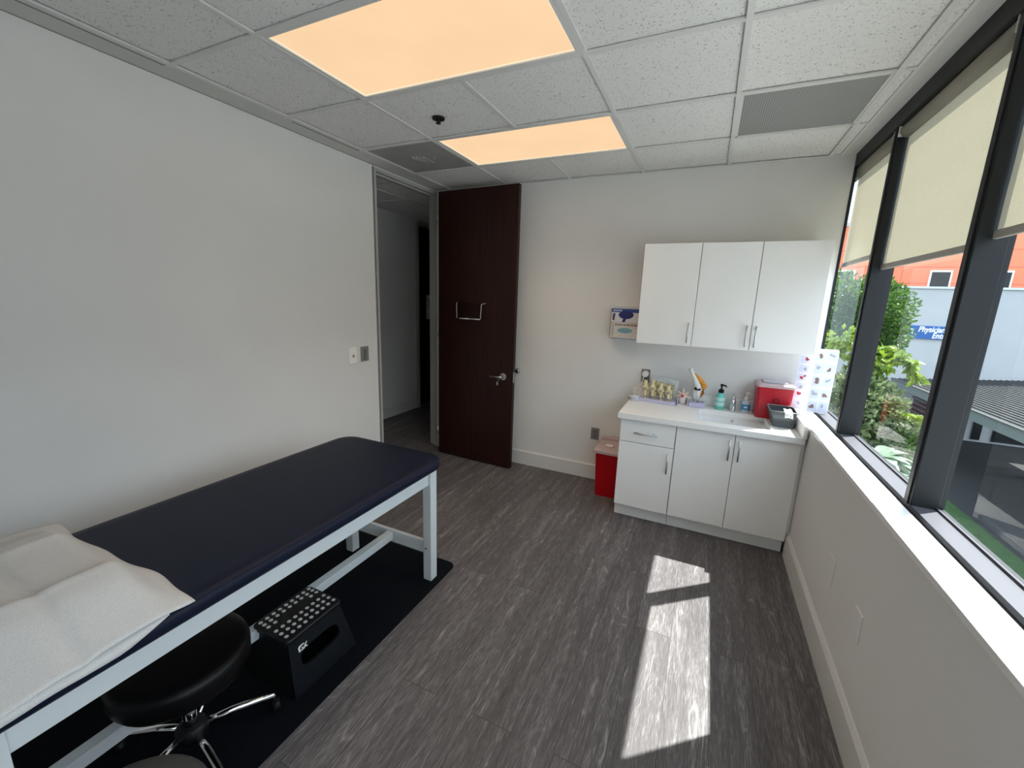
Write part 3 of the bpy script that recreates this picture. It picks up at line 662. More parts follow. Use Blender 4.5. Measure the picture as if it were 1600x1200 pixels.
# red sharps container on the counter
t = thing('sharps_container', (3.12, -.13, Z), 'red sharps container with pale lid on the counter by the window', 'sharps container')
def taper(x0, y0, x1, y1, z0, z1, f, r=.02): return [rrect(x0+f, y0+f, x1-f, y1-f, r, z0), rrect(x0, y0, x1, y1, r, z1)]
MB().loft(taper(3.000, -.235, 3.232, -.030, Z+.001, Z+.235, .012), smooth=False).build('bin_body', M_RED, t)
lid = MB().loft([rrect(2.993, -.243, 3.238, -.024, .02, Z+.235), rrect(2.993, -.243, 3.238, -.024, .02, Z+.252), rrect(3.004, -.230, 3.228, -.034, .02, Z+.262)], smooth=False)
lid.build('lid', M_LIDP, t)
MB().box(3.035, -.20, Z+.262, 3.19, -.06, Z+.272, bev=.004).build('lid_flap', mat('flap_grey', (.42, .40, .46), .4), t)
sy = MB()
for a in (90, 210, 330):
    ca_, sa_ = math.cos(math.radians(a)), math.sin(math.radians(a))
    sy.tube([(3.13+ca_*.008+.018*math.cos(q), -.2335, Z+.125+sa_*.016+.018*math.sin(q)) for q in [math.radians(a-130+26*k) for k in range(11)]], .0022, 6)
sy.build('biohazard_mark', mat('dark_red_ink', (.10, .003, .006), .5), t)
# black woven basket with white packets
t = thing('woven_basket', (3.17, -.36, Z), 'dark grey woven tray basket at the right end of the counter', 'basket')
ang = math.radians(-4)
bx0, bx1, by0, by1 = 3.105, 3.225, -.435, -.245
def bring(x0, y0, x1, y1, z): return rrect(x0, y0, x1, y1, .012, z, 3)
MB().loft([bring(bx0, by0, bx1, by1, Z+.001), bring(bx0-.034, by0-.020, bx1+.008, by1+.006, Z+.112), bring(bx0-.029, by0-.015, bx1+.003, by1+.001, Z+.112), bring(bx0+.005, by0+.005, bx1-.005, by1-.005, Z+.008)], smooth=False).build('basket_wall', M_WEAVE, t)
MB().tube([(bx0-.032, by0-.018, Z+.113), (bx1+.006, by0-.018, Z+.113), (bx1+.006, by1+.004, Z+.113), (bx0-.032, by1+.004, Z+.113), (bx0-.032, by0-.018, Z+.113)], .004, 6).build('basket_rim', M_GREYP, t)
t = thing('foil_packet', (3.17, -.42, Z+.09), 'crumpled white packet hanging over the woven basket rim', 'packet')
pk = MB(); rr_ = random.Random(3)
g = [[(3.155+.0095*i, -.430-.020*max(0, j-2)/3.-.004*rr_.random(), Z+.119+.009*rr_.random()-(.014*max(0, j-2))) for j in range(6)] for i in range(6)]
g = [[(p[0], (-.38-.018*j if j <= 2 else p[1]-.033), p[2]) for j, p in enumerate(row)] for row in g]
pk.loft(g, caps=False, closed=False, smooth=False).build('wrapper', M_WHITEP, t)
# anatomy charts leaning in the corner by the window
def chart(c, w, h, yaw, lean, z0, label, rows, cols, inkset, clear=False):
    t = thing('anatomy_chart', (c[0], c[1], z0), label, 'chart', 'anatomy charts in the window corner')
    Rm = Matrix.Rotation(yaw, 3, 'Z') @ Matrix.Rotation(-lean, 3, 'X')
    def P(x, z, y=0.): return Vector((c[0], c[1], z0)) + Rm @ Vector((x, y, z))
    o = [P(a, b) for a, b, _ in rrect(-w/2, 0, w/2, h, .012, 0, 3)]
    nrm = Rm @ Vector((0, 1, 0))
    MB().prism(o, nrm*.003).build('sheet', M_CHART, t)
    pn = MB(); rr = random.Random(int(w*1000))
    for i in range(cols):
        for j in range(rows):
            cw, ch = w/cols, h/rows
            x0, z1 = -w/2+i*cw+cw*.08, j*ch+ch*.12
            pn.prism([P(x0, z1, -.0006), P(x0+cw*.82, z1, -.0006), P(x0+cw*.82, z1+ch*.74, -.0006), P(x0, z1+ch*.74, -.0006)], nrm*.0005)
            ik = MB()
            for q in range(3):
                cx_, cz_ = x0+cw*(.25+.3*rr.random()), z1+ch*(.25+.3*rr.random()); r1, r2 = cw*(.10+.10*rr.random()), ch*(.08+.12*rr.random()); a0 = rr.random()*3
                pts = [(cx_+r1*math.cos(k*PI/4)*math.cos(a0)-r2*math.sin(k*PI/4)*math.sin(a0)*(.4+.6*(k % 2)), cz_+r1*math.cos(k*PI/4)*math.sin(a0)+r2*math.sin(k*PI/4)*math.cos(a0)) for k in range(8)]
                ik.prism([P(x, z, -.0012-.0002*q) for x, z in pts], nrm*.0005)
            ik.build('drawing', inkset[(i+j) % len(inkset)], t)
    pn.build('picture_panels', M_CHARTL, t)
    return t
chart((3.388, -.185), .130, .455, math.radians(4), math.radians(-1.5), SILL+.001, 'large laminated chart of joint drawings standing on the sill in the window corner', 5, 2, [M_BROWN, M_GREYINK])
chart((3.292, -.075), .075, .395, math.radians(-6), math.radians(-1.5), SILL+.001, 'narrow laminated chart with red organ drawings beside the sharps container', 6, 1, [M_GREYINK, M_REDINK])

# glove boxes on the back wall
t = thing('glove_box_holder', (1.97, -.05, 1.355), 'wall rack holding the glove boxes, left of the wall cabinets', 'rack')
MB().box(1.858, -.004, 1.350, 2.10, -.001, 1.62).box(1.858, -.105, 1.350, 2.10, -.001, 1.354).box(1.858, -.105, 1.354, 1.8605, -.001, 1.60).build('wire_body', M_CLEAR, t)
def glove(z0, z1, top, cardm, ovm, label, yf):
    t = thing('glove_box', (1.97, yf/2, z0), label, 'glove box', 'boxes of gloves')
    MB().box(1.864, yf, z0, 2.098, -.006, z1, bev=.0015).build('carton', cardm, t)
    ov = [(1.985+.062*math.cos(k*PI/12), yf-.0015, (z0+z1)/2+.001*0+(.034 if top else .022)*math.sin(k*PI/12)+(.006 if top else 0)) for k in range(24)]
    MB().prism(ov, (0, .001, 0)).build('opening', ovm, t)
    return t
g1 = glove(1.487, 1.604, True, M_BOXW, M_NAVYPR, 'blue and white glove box, upper of the two in the wall rack', -.098)
MB().box(1.8645, -.0992, 1.572, 2.0975, -.0975, 1.602).build('blue_band', M_BLUEBOX, g1)
MB().prism([(1.968, -.0996, 1.535), (1.992, -.0996, 1.535), (1.980, -.0996, 1.492), (1.955, -.0996, 1.492)], (0, .001, 0)).build('glove_print', M_NAVYPR, g1)
MB().prism([(1.876, -.0996, 1.505), (1.890, -.0996, 1.503), (1.893, -.0996, 1.53), (1.897, -.0996, 1.562), (1.879, -.0996, 1.564), (1.873, -.0996, 1.535)], (0, .001, 0)).build('side_print', mat('slate_print', (.05, .06, .16), .5), g1)
pl = MB()
for k, w2 in enumerate((.010, .008, .009, .008, .009, .010)): pl.box(1.876+.0125*k, -.1000, 1.581, 1.876+.0125*k+w2, -.0990, 1.593)
pl.build('band_marks', M_CHARTL, g1)
g2 = glove(1.357, 1.485, False, M_BOXB, M_AQUA, 'beige glove box with an aqua oval opening, lower in the wall rack', -.102)
tm = MB(); rq = random.Random(4); x = 1.90
while x < 2.085:
    w2 = .006+.02*rq.random(); tm.box(x, -.1035, 1.462, x+w2, -.1015, 1.474); x += w2+.006
tm.build('print_line', M_BROWN, g2)
MB().box(1.875, -.1035, 1.375, 1.890, -.1015, 1.47).build('side_print', mat('grey_print', (.42, .45, .46), .5), g2)

# big red bin on the floor
t = thing('biohazard_bin', (1.965, -.20, 0), 'tall red sharps bin on the floor between the wall and the white cabinet', 'bin')
MB().loft([rrect(1.885, -.325, 2.060, -.045, .025, .001), rrect(1.868, -.340, 2.074, -.032, .025, .395)], smooth=False).build('bin_body', M_DRED, t)
MB().loft([rrect(1.850, -.355, 2.084, -.022, .025, .392), rrect(1.850, -.355, 2.084, -.022, .025, .412), rrect(1.862, -.345, 2.078, -.03, .025, .428)], smooth=False).build('lid', M_LIDP, t)
MB().box(1.862, -.075, .425, 2.082, -.024, .452, bev=.006).build('lid_hinge', M_LIDP, t)
MB().lathe([(.001, .010), (.030, .008), (.040, 0), (.001, -.001)], (1.965, -.225, .429), 24).build('lid_cap', mat('cap_white', (.74, .66, .66), .4), t)

# ================================================================== EXAMINATION TABLE
ZT = .700
tb_ = thing('examination_table', (.97, -2.72, 0), 'long examination table with navy cushion on a white frame along the left wall', 'examination table')
x0, x1, y0, y1 = .572, 1.345, -3.72, -1.805
prof = [(ZT, .020), (ZT+.004, .010), (ZT+.018, .001), (ZT+.034, .0), (ZT+.048, .004), (ZT+.057, .014), (ZT+.061, .028), (ZT+.063, .06)]
MB().loft([rrect(x0+i, y0+i, x1-i, y1-i, max(.05, .11-i), z, 8) for z, i in prof]).build('cushion', M_NAVY, tb_)
MB().tube([(1.326, y0+.08, ZT+.046), (1.326, y1-.09, ZT+.046)], .0016, 6).build('seam_welt', M_NAVY, tb_)
MB().box(.62, -3.66, ZT-.016, 1.30, -1.86, ZT).build('top_board', M_LEGS, tb_)
for nm, bx in (('front_rail', (1.272, -3.4985, .612, 1.296, -1.925, .686)), ('back_rail', (.645, -3.4985, .612, .668, -1.925, .686)), ('end_rail', (.70, -1.905, .612, 1.255, -1.882, .686)), ('end_rail', (.70, -3.545, .612, 1.255, -3.522, .686))):
    MB().box(*bx, bev=.0015).build(nm, M_LEGS, tb_)
for (xa, ya) in ((1.256, -1.925), (.640, -1.925), (1.256, -3.556), (.640, -3.556)):
    MB().box(xa, ya, .006, xa+.054, ya+.058, .700, bev=.002).build('leg', M_LEGS, tb_)
for ya in (-1.915, -3.552):
    c_ = MB().box(.694, ya+.012, .165, 1.256, ya+.036, .238, bev=.0015).build('cross_stretcher', M_LEGS, tb_)
MB().box(.968, -3.53, .180, 1.012, -1.90, .228, bev=.0015).build('long_stretcher', M_LEGS, tb_)
for zz in (.21,):
    MB().tube([(1.274, -1.923, zz), (1.274, -1.9275, zz)], .005, 10).build('bolt', M_SEAM, tb_)
# floor mat
mt = MB().loft([rrect(.30, -3.95, 1.352, -1.715, .05, .0005), rrect(.30, -3.95, 1.352, -1.715, .05, .0055), rrect(.303, -3.947, 1.349, -1.718, .05, .007)], smooth=False)
mt.build('floor_mat', M_BLACKM, loc=(.83, -2.8, 0), label='large black rubber mat lying under the examination table', cat='mat')

# exam paper over the head end (it covers a pillow)
def paper_z(x, y):
    base = .766
    d = (-3.125-y)                       # distance back from the far edge
    rise = min(1, max(0, d/.10)); rise = rise*rise*(3-2*rise)
    sx = min(1, max(0, (x-.47)/.30))*min(1, max(0, (1.346-x)/.20)); sx = sx*sx*(3-2*sx)
    h = .078*rise*sx + .012*rise
    h += .006*math.sin(9*x+2)*math.sin(13*y)*rise*sx
    h += .020*math.exp(-abs(x-1.115)/.030)*min(1, max(0, d/.05))        # ridge fold along the table
    h -= .016*math.exp(-abs(y+3.372)/.016)                              # valley fold across
    h += .010*math.exp(-abs(x-.79)/.02)*min(1, max(0, d/.05)) 
    if y < -3.372: h -= .13*min(.16, -3.372-y)*(1 if x > 1.115 else .45)*rise
    if x > 1.29: h -= (x-1.29)**2*3.2
    return base+h
pp = thing('exam_paper', (.95, -3.4, .765), 'white crepe paper sheet draped over the head of the examination table', 'paper sheet')
nx, ny = 66, 44; g = []
rr_ = random.Random(9)
for j in range(ny+1):
    row = []
    for i in range(nx+1):
        u = i/nx; x = .46+u*.886
        far = -3.128-.010*math.sin(6*u)+.006*math.sin(19*u)
        y = far-(j/ny)*.66
        xx = x+(.006*math.sin(7*y+1) if u > .9 else 0)
        row.append((xx, y, paper_z(x, y)))
    g.append(row)
pm = MB().loft(g, caps=False, closed=False)
o = pm.build('top_ply', M_PAPER, pp)
sm = o.modifiers.new('thickness', 'SOLIDIFY'); sm.thickness = .0015
g = []
for j in range(24):
    y = -3.19-.02*j*1.18; row = []
    for u, (x, z) in enumerate(((1.27, .766), (1.315, .764), (1.338, .758), (1.349, .749), (1.3525, .738-.003*math.sin(j*.5)))):
        tq = min(1, (j+1.5)/6); x2 = 1.27+(x-1.27)*(.84+.16*tq) if x > 1.27 else x; z2 = .767+(z-.767)*tq
        row.append((x2+.001*math.sin(j*1.1), y+.045*(1-u/4)*0, z2-.007*min(1, j/8)*(u/4)))
    g.append(row)
o = MB().loft(g, caps=False, closed=False).build('under_ply', M_PAPER, pp); sm = o.modifiers.new('thickness', 'SOLIDIFY'); sm.thickness = .001

# ================================================================== STOOLS
def caster(c, par):
    k = MB().tube([(c[0]-.012, c[1], .0215+c[2]), (c[0]+.012, c[1], .0215+c[2])], .021, 14).tube([(c[0], c[1], .03+c[2]), (c[0], c[1], .060+c[2])], .008, 8)
    return k.build('caster', M_BLACKP, par)
def stool(c, rz, zs, seatm, label, R=.195, z0=.007):
    t = thing('wheeled_stool', (c[0], c[1], z0), label, 'stool', 'round wheeled stools', rz=rz)
    MB().lathe([(R-.03, zs-.095), (R-.008, zs-.090), (R, zs-.075), (R+.002, zs-.030), (R-.003, zs-.012), (R-.016, zs-.002), (R-.05, zs+.002), (.001, zs+.003)], seg=48).build('seat', seatm, t)
    MB().lathe([(.001, zs-.105), (.09, zs-.105), (.10, zs-.093), (.001, zs-.092)], seg=24).build('seat_plate', M_BLACKP, t)
    MB().lathe([(.024, .10), (.024, zs-.20), (.016, zs-.198), (.016, zs-.10), (.001, zs-.10)], seg=20).build('gas_post', M_CHROME, t)
    MB().lathe([(.001, .068), (.045, .070), (.050, .085), (.050, .108), (.040, .122), (.026, .128), (.001, .128)], seg=24).build('hub', M_BLACKP, t)
    for k in range(5):
        a = 2*PI*k/5; u = Vector((math.cos(a), math.sin(a), 0))
        q = [u*.040+Vector((0, 0, .098)), u*.12+Vector((0, 0, .096)), u*.215+Vector((0, 0, .080)), u*.250+Vector((0, 0, .072)), u*.262+Vector((0, 0, .056))]
        lg = MB().tube(q, [.0135, .0135, .0135, .013, .012], 12).build('leg', M_CHROME, t)
        lg['_o'] = (0., 0., 0.)
        caster((u.x*.262, u.y*.262, 0), lg)
    return t
stool((1.10, -3.075), math.radians(63), .43, M_BVINYL, 'black cushioned stool on chrome casters under the examination table', R=.200)
stool((1.52, -3.435), math.radians(20), .42, M_GREYV, 'dark grey round stool seat at the bottom edge of the photo')

# ================================================================== STEP STOOL
t = thing('step_stool', (1.115, -2.625, .007), 'black folding step stool with white dots on its tread, under the examination table', 'step stool')
zt = .240; XA, XB, YA, YB_ = .985, 1.195, -2.760, -2.482
tp = MB().loft([rrect(XA-.004, YA-.004, XB+.004, YB_+.004, .02, zt-.022), rrect(XA-.006, YA-.006, XB+.006, YB_+.006, .02, zt-.006), rrect(XA-.002, YA-.002, XB+.002, YB_+.002, .02, zt)], smooth=False)
tp.build('tread', M_BLACKP, t)
dm = mat('dot_white', (.62, .60, .58), .6)
cols_y = [YA+.020+.0305*k for k in range(9)]
rows_x = [XA+.018, XA+.043, XA+.070, XA+.118, XA+.150, XA+.182]
for i, x in enumerate(rows_x):
    for j, y in enumerate(cols_y):
        if i == 2 and 1 < j < 7: continue
        if i == 3 and j in (3, 4, 5) and False: continue
        MB().lathe([(.0085, 0), (.0085, .0012), (.001, .0016)], (x, y, zt), 12, smooth=False).build('dot', dm, t)
# front side panel (faces the room) with oval hand hole; splayed legs
def panel(xt, xb, name):
    top_l, top_r = (xt, YA+.004), (xt, YB_-.004); outer = []
    zs0 = .008
    def PP(u, z):   # u 0..1 along y, z height
        f = (zt-.02-z)/(zt-.02-zs0); half = .5*(YB_-YA)-.004+.028*f; yc = .5*(YA+YB_)
        return (xt+(xb-xt)*f, yc+(u-.5)*2*half, z)
    # ring of outer outline vs inner oval
    n = 40; out = []; inn = []
    for k in range(n):
        a = 2*PI*k/n; ca_, sa_ = math.cos(a), math.sin(a); m_ = max(abs(ca_), abs(sa_))
        u = .5+.5*ca_/m_; zz = .5+.5*sa_/m_
        out.append(PP(u, zs0+(zt-.022-zs0)*zz))
        p4 = abs(ca_)**4+abs(sa_)**4; rr2 = p4**-.25
        inn.append(PP(.5+.335*ca_*(rr2 if abs(ca_) > .5 else 1.0), .130+.036*max(-1, min(1, sa_*1.15))))
    mb = MB(); d_ = Vector((-.012 if xb > xt else .012, 0, 0))
    o1 = [mb.bm.verts.new(p) for p in out]; i1 = [mb.bm.verts.new(p) for p in inn]
    o2 = [mb.bm.verts.new(Vector(p)+d_) for p in out]; i2 = [mb.bm.verts.new(Vector(p)+d_) for p in inn]
    for k in range(n):
        j = (k+1) % n
        for q in ((o1[k], o1[j], i1[j], i1[k]), (o2[k], i2[k], i2[j], o2[j]), (o1[k], o2[k], o2[j], o1[j]), (i1[k], i1[j], i2[j], i2[k])): mb.bm.faces.new(q)
    return mb.build(name, mat('black_panel', (.0035, .005, .0075), .5, spec=.22), t)
pf = panel(XB, XB+.062, 'side_panel'); panel(XA, XA-.05, 'side_panel')
for ya, s in ((YA, -1), (YB_, 1)):
    MB().prism([(XA+.01, ya+s*-.006, zt-.022), (XB-.01, ya+s*-.006, zt-.022), (XB+.035, ya+s*.022, .008), (XA-.03, ya+s*.022, .008)], (0, -s*.008, 0)).build('folding_end', M_BLACKP, t)
# emblem: small white angular mark on the panel
def EP(u, v): # u along -y..+y, v up; on the front panel plane
    f = (zt-.02-v)/(zt-.028); return (XB+.062*f+.0015, u, v)
em = MB()
for poly in ([(-2.722, .185), (-2.722, .162), (-2.712, .162), (-2.712, .180), (-2.700, .186), (-2.680, .186), (-2.684, .192), (-2.712, .192)], [(-2.708, .162), (-2.694, .162), (-2.690, .176), (-2.702, .176), (-2.702, .172), (-2.698, .172), (-2.699, .167), (-2.708, .167)], [(-2.690, .162), (-2.684, .162), (-2.682, .170), (-2.672, .162), (-2.664, .162), (-2.676, .173), (-2.662, .190), (-2.670, .188), (-2.684, .176)]):
    em.prism([EP(-2.722+(u+2.722)*.75, .166+(v-.162)*.75) for u, v in poly], (.001, 0, 0))
em.build('emblem', M_WHITEP, t)

# ================================================================== OUTSIDE
GZ = -3.29
MB().box(-40, -30, GZ-.3, 80, 80, GZ-.01).build('ground', M_ASPH, kind='structure', label='dark paved courtyard below the windows', cat='ground')
MB().box(3.62, -30, GZ-.05, 40, 4.6, GZ-.002).build('bounce_ground', M_BOUNCE, kind='structure', label='added pale ground out of view, bouncing sunlight up into the room', cat='ground')  # added out of view to bounce sunlight onto the ceiling and upper walls
MB().box(3.62, 4.6, GZ-.05, 9.07, 60, GZ).build('grass_strip', M_GRASS, kind='stuff', label='green turf strip along the foot of the building', cat='grass')
def bld(name, label, cat): return thing(name, (14, 18.5, GZ), label, cat)
wb = bld('white_building', 'white stucco building with the blue sign outside the windows', 'building')
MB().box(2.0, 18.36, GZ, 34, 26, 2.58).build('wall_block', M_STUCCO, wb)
MB().box(1.95, 18.30, 2.58, 34.05, 26, 2.66).build('parapet_cap', mat('cap_metal', (.50, .55, .60), .5), wb)
for (xa, xb, za, zb, nm) in ((12.6, 12.85, -3.2, -1.3, 'dark_post'), (13.2, 14.9, -3.2, -1.35, 'dark_window'), (15.7, 17.2, -3.2, -1.4, 'dark_window')):
    MB().box(xa, 18.30, za, xb, 18.37, zb).build(nm, M_DGLASS, wb)
sg = thing('wall_sign', (10.9, 18.3, 1.1), 'blue sign with white lettering on the white building', 'sign')
k_ = lambda v, c: c+1.5*(v-c)
MB().box(10.02, 18.29, .625, 12.02, 18.355, 1.14, bev=.004).build('sign_panel', M_SIGNB, sg)
RX = Matrix.Rotation(PI/2, 3, 'X')
text_mesh('lettering', 'Physicians', .30, M_WHITEPAINT, sg, (10.27, 18.285, .905), RX @ Matrix.Diagonal((.74, 1, 1)), italic=.18, bold=.006)
text_mesh('lettering', 'Entrance', .30, M_WHITEPAINT, sg, (10.72, 18.285, .672), RX @ Matrix.Diagonal((.74, 1, 1)), italic=.18, bold=.006)
ar = MB().prism([(10.06, 18.284, .88), (10.13, 18.284, .96), (10.13, 18.284, .93), (10.10, 18.284, .88), (10.13, 18.284, .83), (10.13, 18.284, .80)], (0, .004, 0)); ar.build('arrow', M_WHITEPAINT, sg)
ob = thing('orange_building', (16, 30, GZ), 'orange panelled building rising behind the white one', 'building')
MB().box(4.5, 30, GZ, 45, 40, 6.75).build('wall_block', M_ORANGE, ob)
MB().box(4.4, 29.9, 6.75, 45, 40, 6.95).build('roof_edge', mat('roof_edge', (.35, .36, .38), .6), ob)
for xc in (10.2, 14.78, 17.35, 21.5):
    w2 = MB().box(xc-.50, 29.93, 2.75, xc+.50, 30.02, 4.12).build('window_frame', mat('win_frame_white', (.75, .76, .75), .5), ob)
    MB().box(xc-.42, 29.92, 2.83, xc+.42, 29.99, 4.02).build('pane', M_DGLASS, w2)
# covered walkway
cw = thing('covered_walkway', (10.5, 11, GZ), 'ribbed dark metal walkway canopy in the courtyard', 'canopy')
rf = MB(); nr = 26
for k in range(nr):
    xa = 9.80+k*.155
    za = -1.05+.085*(xa-9.80)
    rf.m(mat('roof_dark', (.004, .0045, .005), .85, spec=.1)).box(xa, 1.0, za-.03, xa+.150, 18.28, za)
    rf.m(mat('roof_rib', (.075, .078, .08), .7, spec=.2)).box(xa+.055, 1.0, za, xa+.095, 18.28, za+.03)
rf.build('ribbed_roof', None, cw)
MB().m(mat('roof_rib', (.075, .078, .08), .7, spec=.2)).box(9.76, 1.0, -1.07, 9.82, 18.28, -1.02).build('roof_edge', None, cw)
MB().box(9.79, 1.0, -1.33, 9.85, 18.28, -1.06).build('fascia', M_FASCIA, cw)
for x_, y in ((12.2, 14.1), (9.95, 14.35)):
    MB().box(x_, y-.10, GZ, x_+.2, y+.10, -1.08 if x_ < 11 else -.85).build('post', mat('post_grey', (.13, .15, .15), .6), cw)
lv = thing('louvered_panel', (10.3, 13.2, GZ), 'dark louvered screen under the walkway canopy', 'screen')
MB().box(10.0, 14.75, -2.25, 10.07, 16.6, -1.07).build('backing', M_SEAM, lv)
f = MB()
for k in range(6): f.box(9.95, 14.75, -2.18+.17*k, 10.02, 16.6, -2.12+.17*k)
f.build('slats', mat('slat_grey', (.035, .04, .045), .5), lv)
# ---- plants
def leaf_cloud(mb, c, rad, n, size, rr, shell=.35, droop=0.):
    for _ in range(n):
        while True:
            v = Vector((rr.uniform(-1, 1), rr.uniform(-1, 1), rr.uniform(-1, 1)))
            if 1e-3 < v.length <= 1: break
        v = v.normalized()*(1-shell*rr.random()**1.5)
        bump = 1+.14*math.sin(5*v.x+3*v.z+c[0])*math.sin(4*v.y+2*v.z)
        p = Vector((c[0]+v.x*rad[0]*bump, c[1]+v.y*rad[1]*bump, c[2]+v.z*rad[2]*bump))
        one_leaf(mb, p, v, size*rr.uniform(.7, 1.3), rr, droop)
def one_leaf(mb, p, out, s, rr, droop=0., wid=.58):
    d = (out+Vector((rr.uniform(-.8, .8), rr.uniform(-.8, .8), rr.uniform(-.6, .6)-droop))).normalized()
    side = d.cross(Vector((rr.uniform(-1, 1), rr.uniform(-1, 1), rr.uniform(-.2, 1)))).normalized(); n = d.cross(side)
    a, b, t_ = p, p+d*s*.5, p+d*s-n*s*.12
    vs = [mb.bm.verts.new(q) for q in (a, b+side*s*wid*.5+n*s*.05, t_, b-side*s*wid*.5+n*s*.05, b)]
    f1 = mb.bm.faces.new((vs[0], vs[1], vs[2], vs[4])); f2 = mb.bm.faces.new((vs[0], vs[4], vs[2], vs[3]))
    mb._fin((f1, f2))
rr = random.Random(21)
def trunk(pts, r, par, name='trunk'): return MB().tube(pts, r, 8).build(name, M_BARK, par)
t = thing('tree', (5.3, 6.2, GZ), 'tall bushy dark green tree outside the middle window', 'tree')
trunk([(5.25, 6.2, GZ), (5.3, 6.2, -1), (5.25, 6.1, 1.2), (5.2, 6.1, 1.9)], [.12, .10, .07, .03], t)
f = MB()
leaf_cloud(f, (5.28, 6.1, 1.60), (.60, .65, .66), 7500, .062, rr, .45)
leaf_cloud(f, (4.80, 6.1, 1.55), (.55, .6, .75), 4500, .062, rr, .45)
leaf_cloud(f, (5.50, 6.0, 1.22), (.38, .45, .42), 2600, .060, rr, .5)
f.build('foliage', M_LEAFD, t)
t = thing('shrub', (4.75, 3.6, GZ), 'yellow-green shrub with a drooping leafy branch in front of the tree', 'shrub')
trunk([(4.45, 3.6, GZ), (4.5, 3.6, -.5), (4.55, 3.6, .6), (4.66, 3.6, 1.06)], [.05, .04, .03, .015], t, 'stem')
br_ = [(4.62, 3.6, 1.02), (4.80, 3.6, 1.16), (5.00, 3.6, 1.16), (5.16, 3.6, 1.00), (5.27, 3.6, .78)]
trunk(br_, [.015, .012, .010, .007, .004], t, 'branch')
f = MB()
for k in range(230):
    u = rr.random()*3.99; i = int(u); p = Vector(br_[i]).lerp(Vector(br_[i+1]), u-i)
    one_leaf(f, p+Vector((rr.uniform(-.04, .04), rr.uniform(-.05, .05), rr.uniform(-.05, .04))), Vector((rr.uniform(-.5, .6), rr.uniform(-.6, .6), -.2)), rr.uniform(.08, .15), rr, .6)
leaf_cloud(f, (4.75, 3.6, .98), (.22, .25, .17), 260, .12, rr, .8, .4)
leaf_cloud(f, (4.36, 3.6, 1.20), (.12, .2, .17), 160, .11, rr, .8, .4)
f.build('foliage', M_LEAFY, t)
t = thing('shrub', (4.75, 3.8, GZ), 'dense mixed green shrub below the drooping branch outside the window', 'shrub')
for dx in (-.3, 0, .3): trunk([(4.7+dx*.4, 3.9, GZ), (4.7+dx, 3.9, -.6), (4.7+dx*1.3, 3.9, .2)], [.03, .025, .01], t, 'stem')
f = MB()
leaf_cloud(f, (4.84, 3.6, .36), (.33, .42, .36), 2800, .070, rr, .6)
leaf_cloud(f, (5.10, 3.6, .02), (.33, .4, .28), 1900, .070, rr, .6)
leaf_cloud(f, (4.62, 3.5, .30), (.36, .45, .60), 2000, .085, rr, .6)
f.build('foliage', M_LEAFM, t)
t = thing('shrub', (5.2, 3.2, GZ), 'low dark green shrub with a pale fern-like frond, right of the dense shrub', 'shrub')
trunk([(5.0, 3.6, GZ), (5.0, 3.6, -.8), (5.0, 3.6, -.2)], [.04, .03, .01], t, 'stem')
f = MB(); leaf_cloud(f, (5.12, 3.4, -.18), (.32, .36, .26), 1500, .085, rr, .6); f.build('foliage', M_LEAFD, t)
f = MB(); fp = [(5.10, 3.3, .36), (5.24, 3.3, .35), (5.36, 3.3, .28), (5.46, 3.3, .12)]
for k in range(150):
    u = rr.random()*2.99; i = int(u); p = Vector(fp[i]).lerp(Vector(fp[i+1]), u-i)
    one_leaf(f, p, Vector((.4, rr.choice((-1, 1)), -.5)), .12, rr, .4, .22)
f.build('frond', M_LEAFY, t)
def rosette(c, n, Lf, label, stem_from):
    t = thing('broadleaf_plant', (c[0], c[1], GZ), label, 'plant', 'broad-leaved plants')
    trunk([(c[0], c[1], GZ), (c[0], c[1], c[2])], [.03, .015], t, 'stem')
    f = MB()
    for k in range(n):
        a = rr.random()*2*PI; el = rr.uniform(-.2, .8); d = Vector((math.cos(a), math.sin(a), el)).normalized(); L_ = Lf*rr.uniform(.6, 1.1)
        side = d.cross(Vector((0, 0, 1))).normalized(); rings = []
        for q in range(6):
            s_ = q/5; wv = math.sin(PI*min(.97, .08+.9*s_))*L_*.17; p = Vector(c)+d*L_*s_+Vector((0, 0, -.45*L_*s_*s_))
            rings.append([p-side*wv, p+Vector((0, 0, -.02*L_)), p+side*wv])
        f.loft(rings, caps=False, closed=False)
    f.build('leaves', M_LEAFP, t)
rosette((4.50, 2.0, .06), 40, .42, 'pale broad-leaved plant just outside the middle window, nearest the dense shrub', 0)
rosette((4.64, 1.9, -.14), 34, .34, 'pale broad-leaved plant low outside the middle window, nearest the turf', 0)

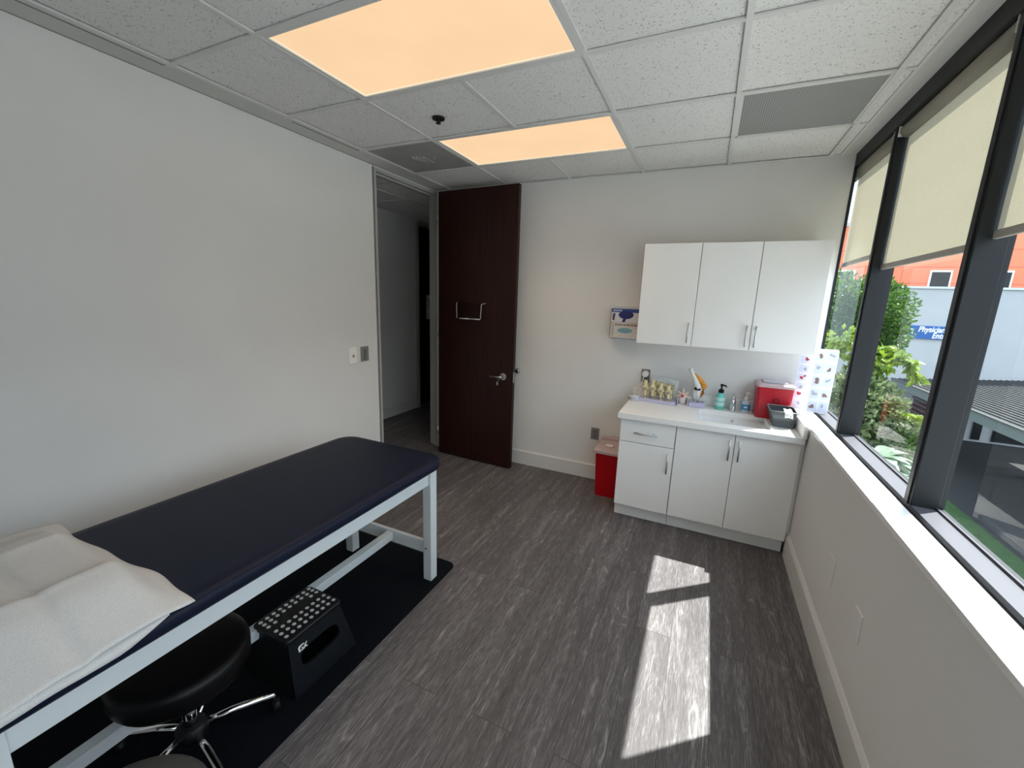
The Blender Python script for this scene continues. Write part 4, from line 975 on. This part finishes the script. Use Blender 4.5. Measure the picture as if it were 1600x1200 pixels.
# ================================================================== LIGHT, SKY, CAMERA
world = bpy.data.worlds.new('sky'); SC.world = world; world.use_nodes = True
nt = world.node_tree; nt.nodes.clear()
tc = node(nt, 'ShaderNodeTexCoord'); sp = node(nt, 'ShaderNodeSeparateXYZ'); link(nt, tc.outputs['Generated'], sp.inputs[0])
grad = ramp(nt, sp.outputs[2], [(0., (1.2, 1.4, 1.55)), (.12, (1.6, 1.8, 2.05)), (.28, (3.5, 4.0, 4.5)), (1., (2.6, 3.0, 3.5))])
nz = node(nt, 'ShaderNodeTexNoise', Scale=3.2, Detail=7.); link(nt, tc.outputs['Generated'], nz.inputs['Vector'])
cl = ramp(nt, nz.outputs['Fac'], [(.40, (.82, .86, .92)), (.68, (1.15, 1.12, 1.08))])
mx = node(nt, 'ShaderNodeMixRGB', blend_type='MULTIPLY'); mx.inputs['Fac'].default_value = 1.
link(nt, cl, mx.inputs['Color2']); link(nt, grad, mx.inputs['Color1'])
bg = node(nt, 'ShaderNodeBackground', Strength=SKY_S); link(nt, mx.outputs[0], bg.inputs['Color'])
o = node(nt, 'ShaderNodeOutputWorld'); link(nt, bg.outputs[0], o.inputs[0])

su = bpy.data.lights.new('sun', 'SUN'); su.energy = SUN_E; su.color = (1., .97, .92); su.angle = math.radians(.53)
so = bpy.data.objects.new('sun', su); COL.objects.link(so); so.location = (8, 6, 12)
so.rotation_euler = Vector((-.5, -.42, -1.)).to_track_quat('-Z', 'Y').to_euler()

cam = bpy.data.cameras.new('camera'); cam.sensor_width = 36.; cam.sensor_fit = 'HORIZONTAL'; cam.lens = 650.6447/1600*36; cam.clip_start = .02; cam.clip_end = 300
co = bpy.data.objects.new('camera', cam); COL.objects.link(co)
r_ = Vector((.90586732, .42218859, .03407644)); u_ = Vector((-.11558984, .16901123, .97881264)); w_ = Vector((-.40748423, .89061327, -.20190246))
Mx = Matrix((r_, u_, -w_)).transposed().to_4x4(); Mx.translation = Vector((2.6085, -3.7142, 1.6579))
co.matrix_world = Mx
SC.camera = co
SC.view_settings.view_transform = 'Standard'; SC.view_settings.look = 'None'; SC.view_settings.exposure = EXPOSURE; SC.view_settings.gamma = 1.
SC.view_settings.use_curve_mapping = False
for ob_ in bpy.data.objects:
    if '_o' in ob_: del ob_['_o']
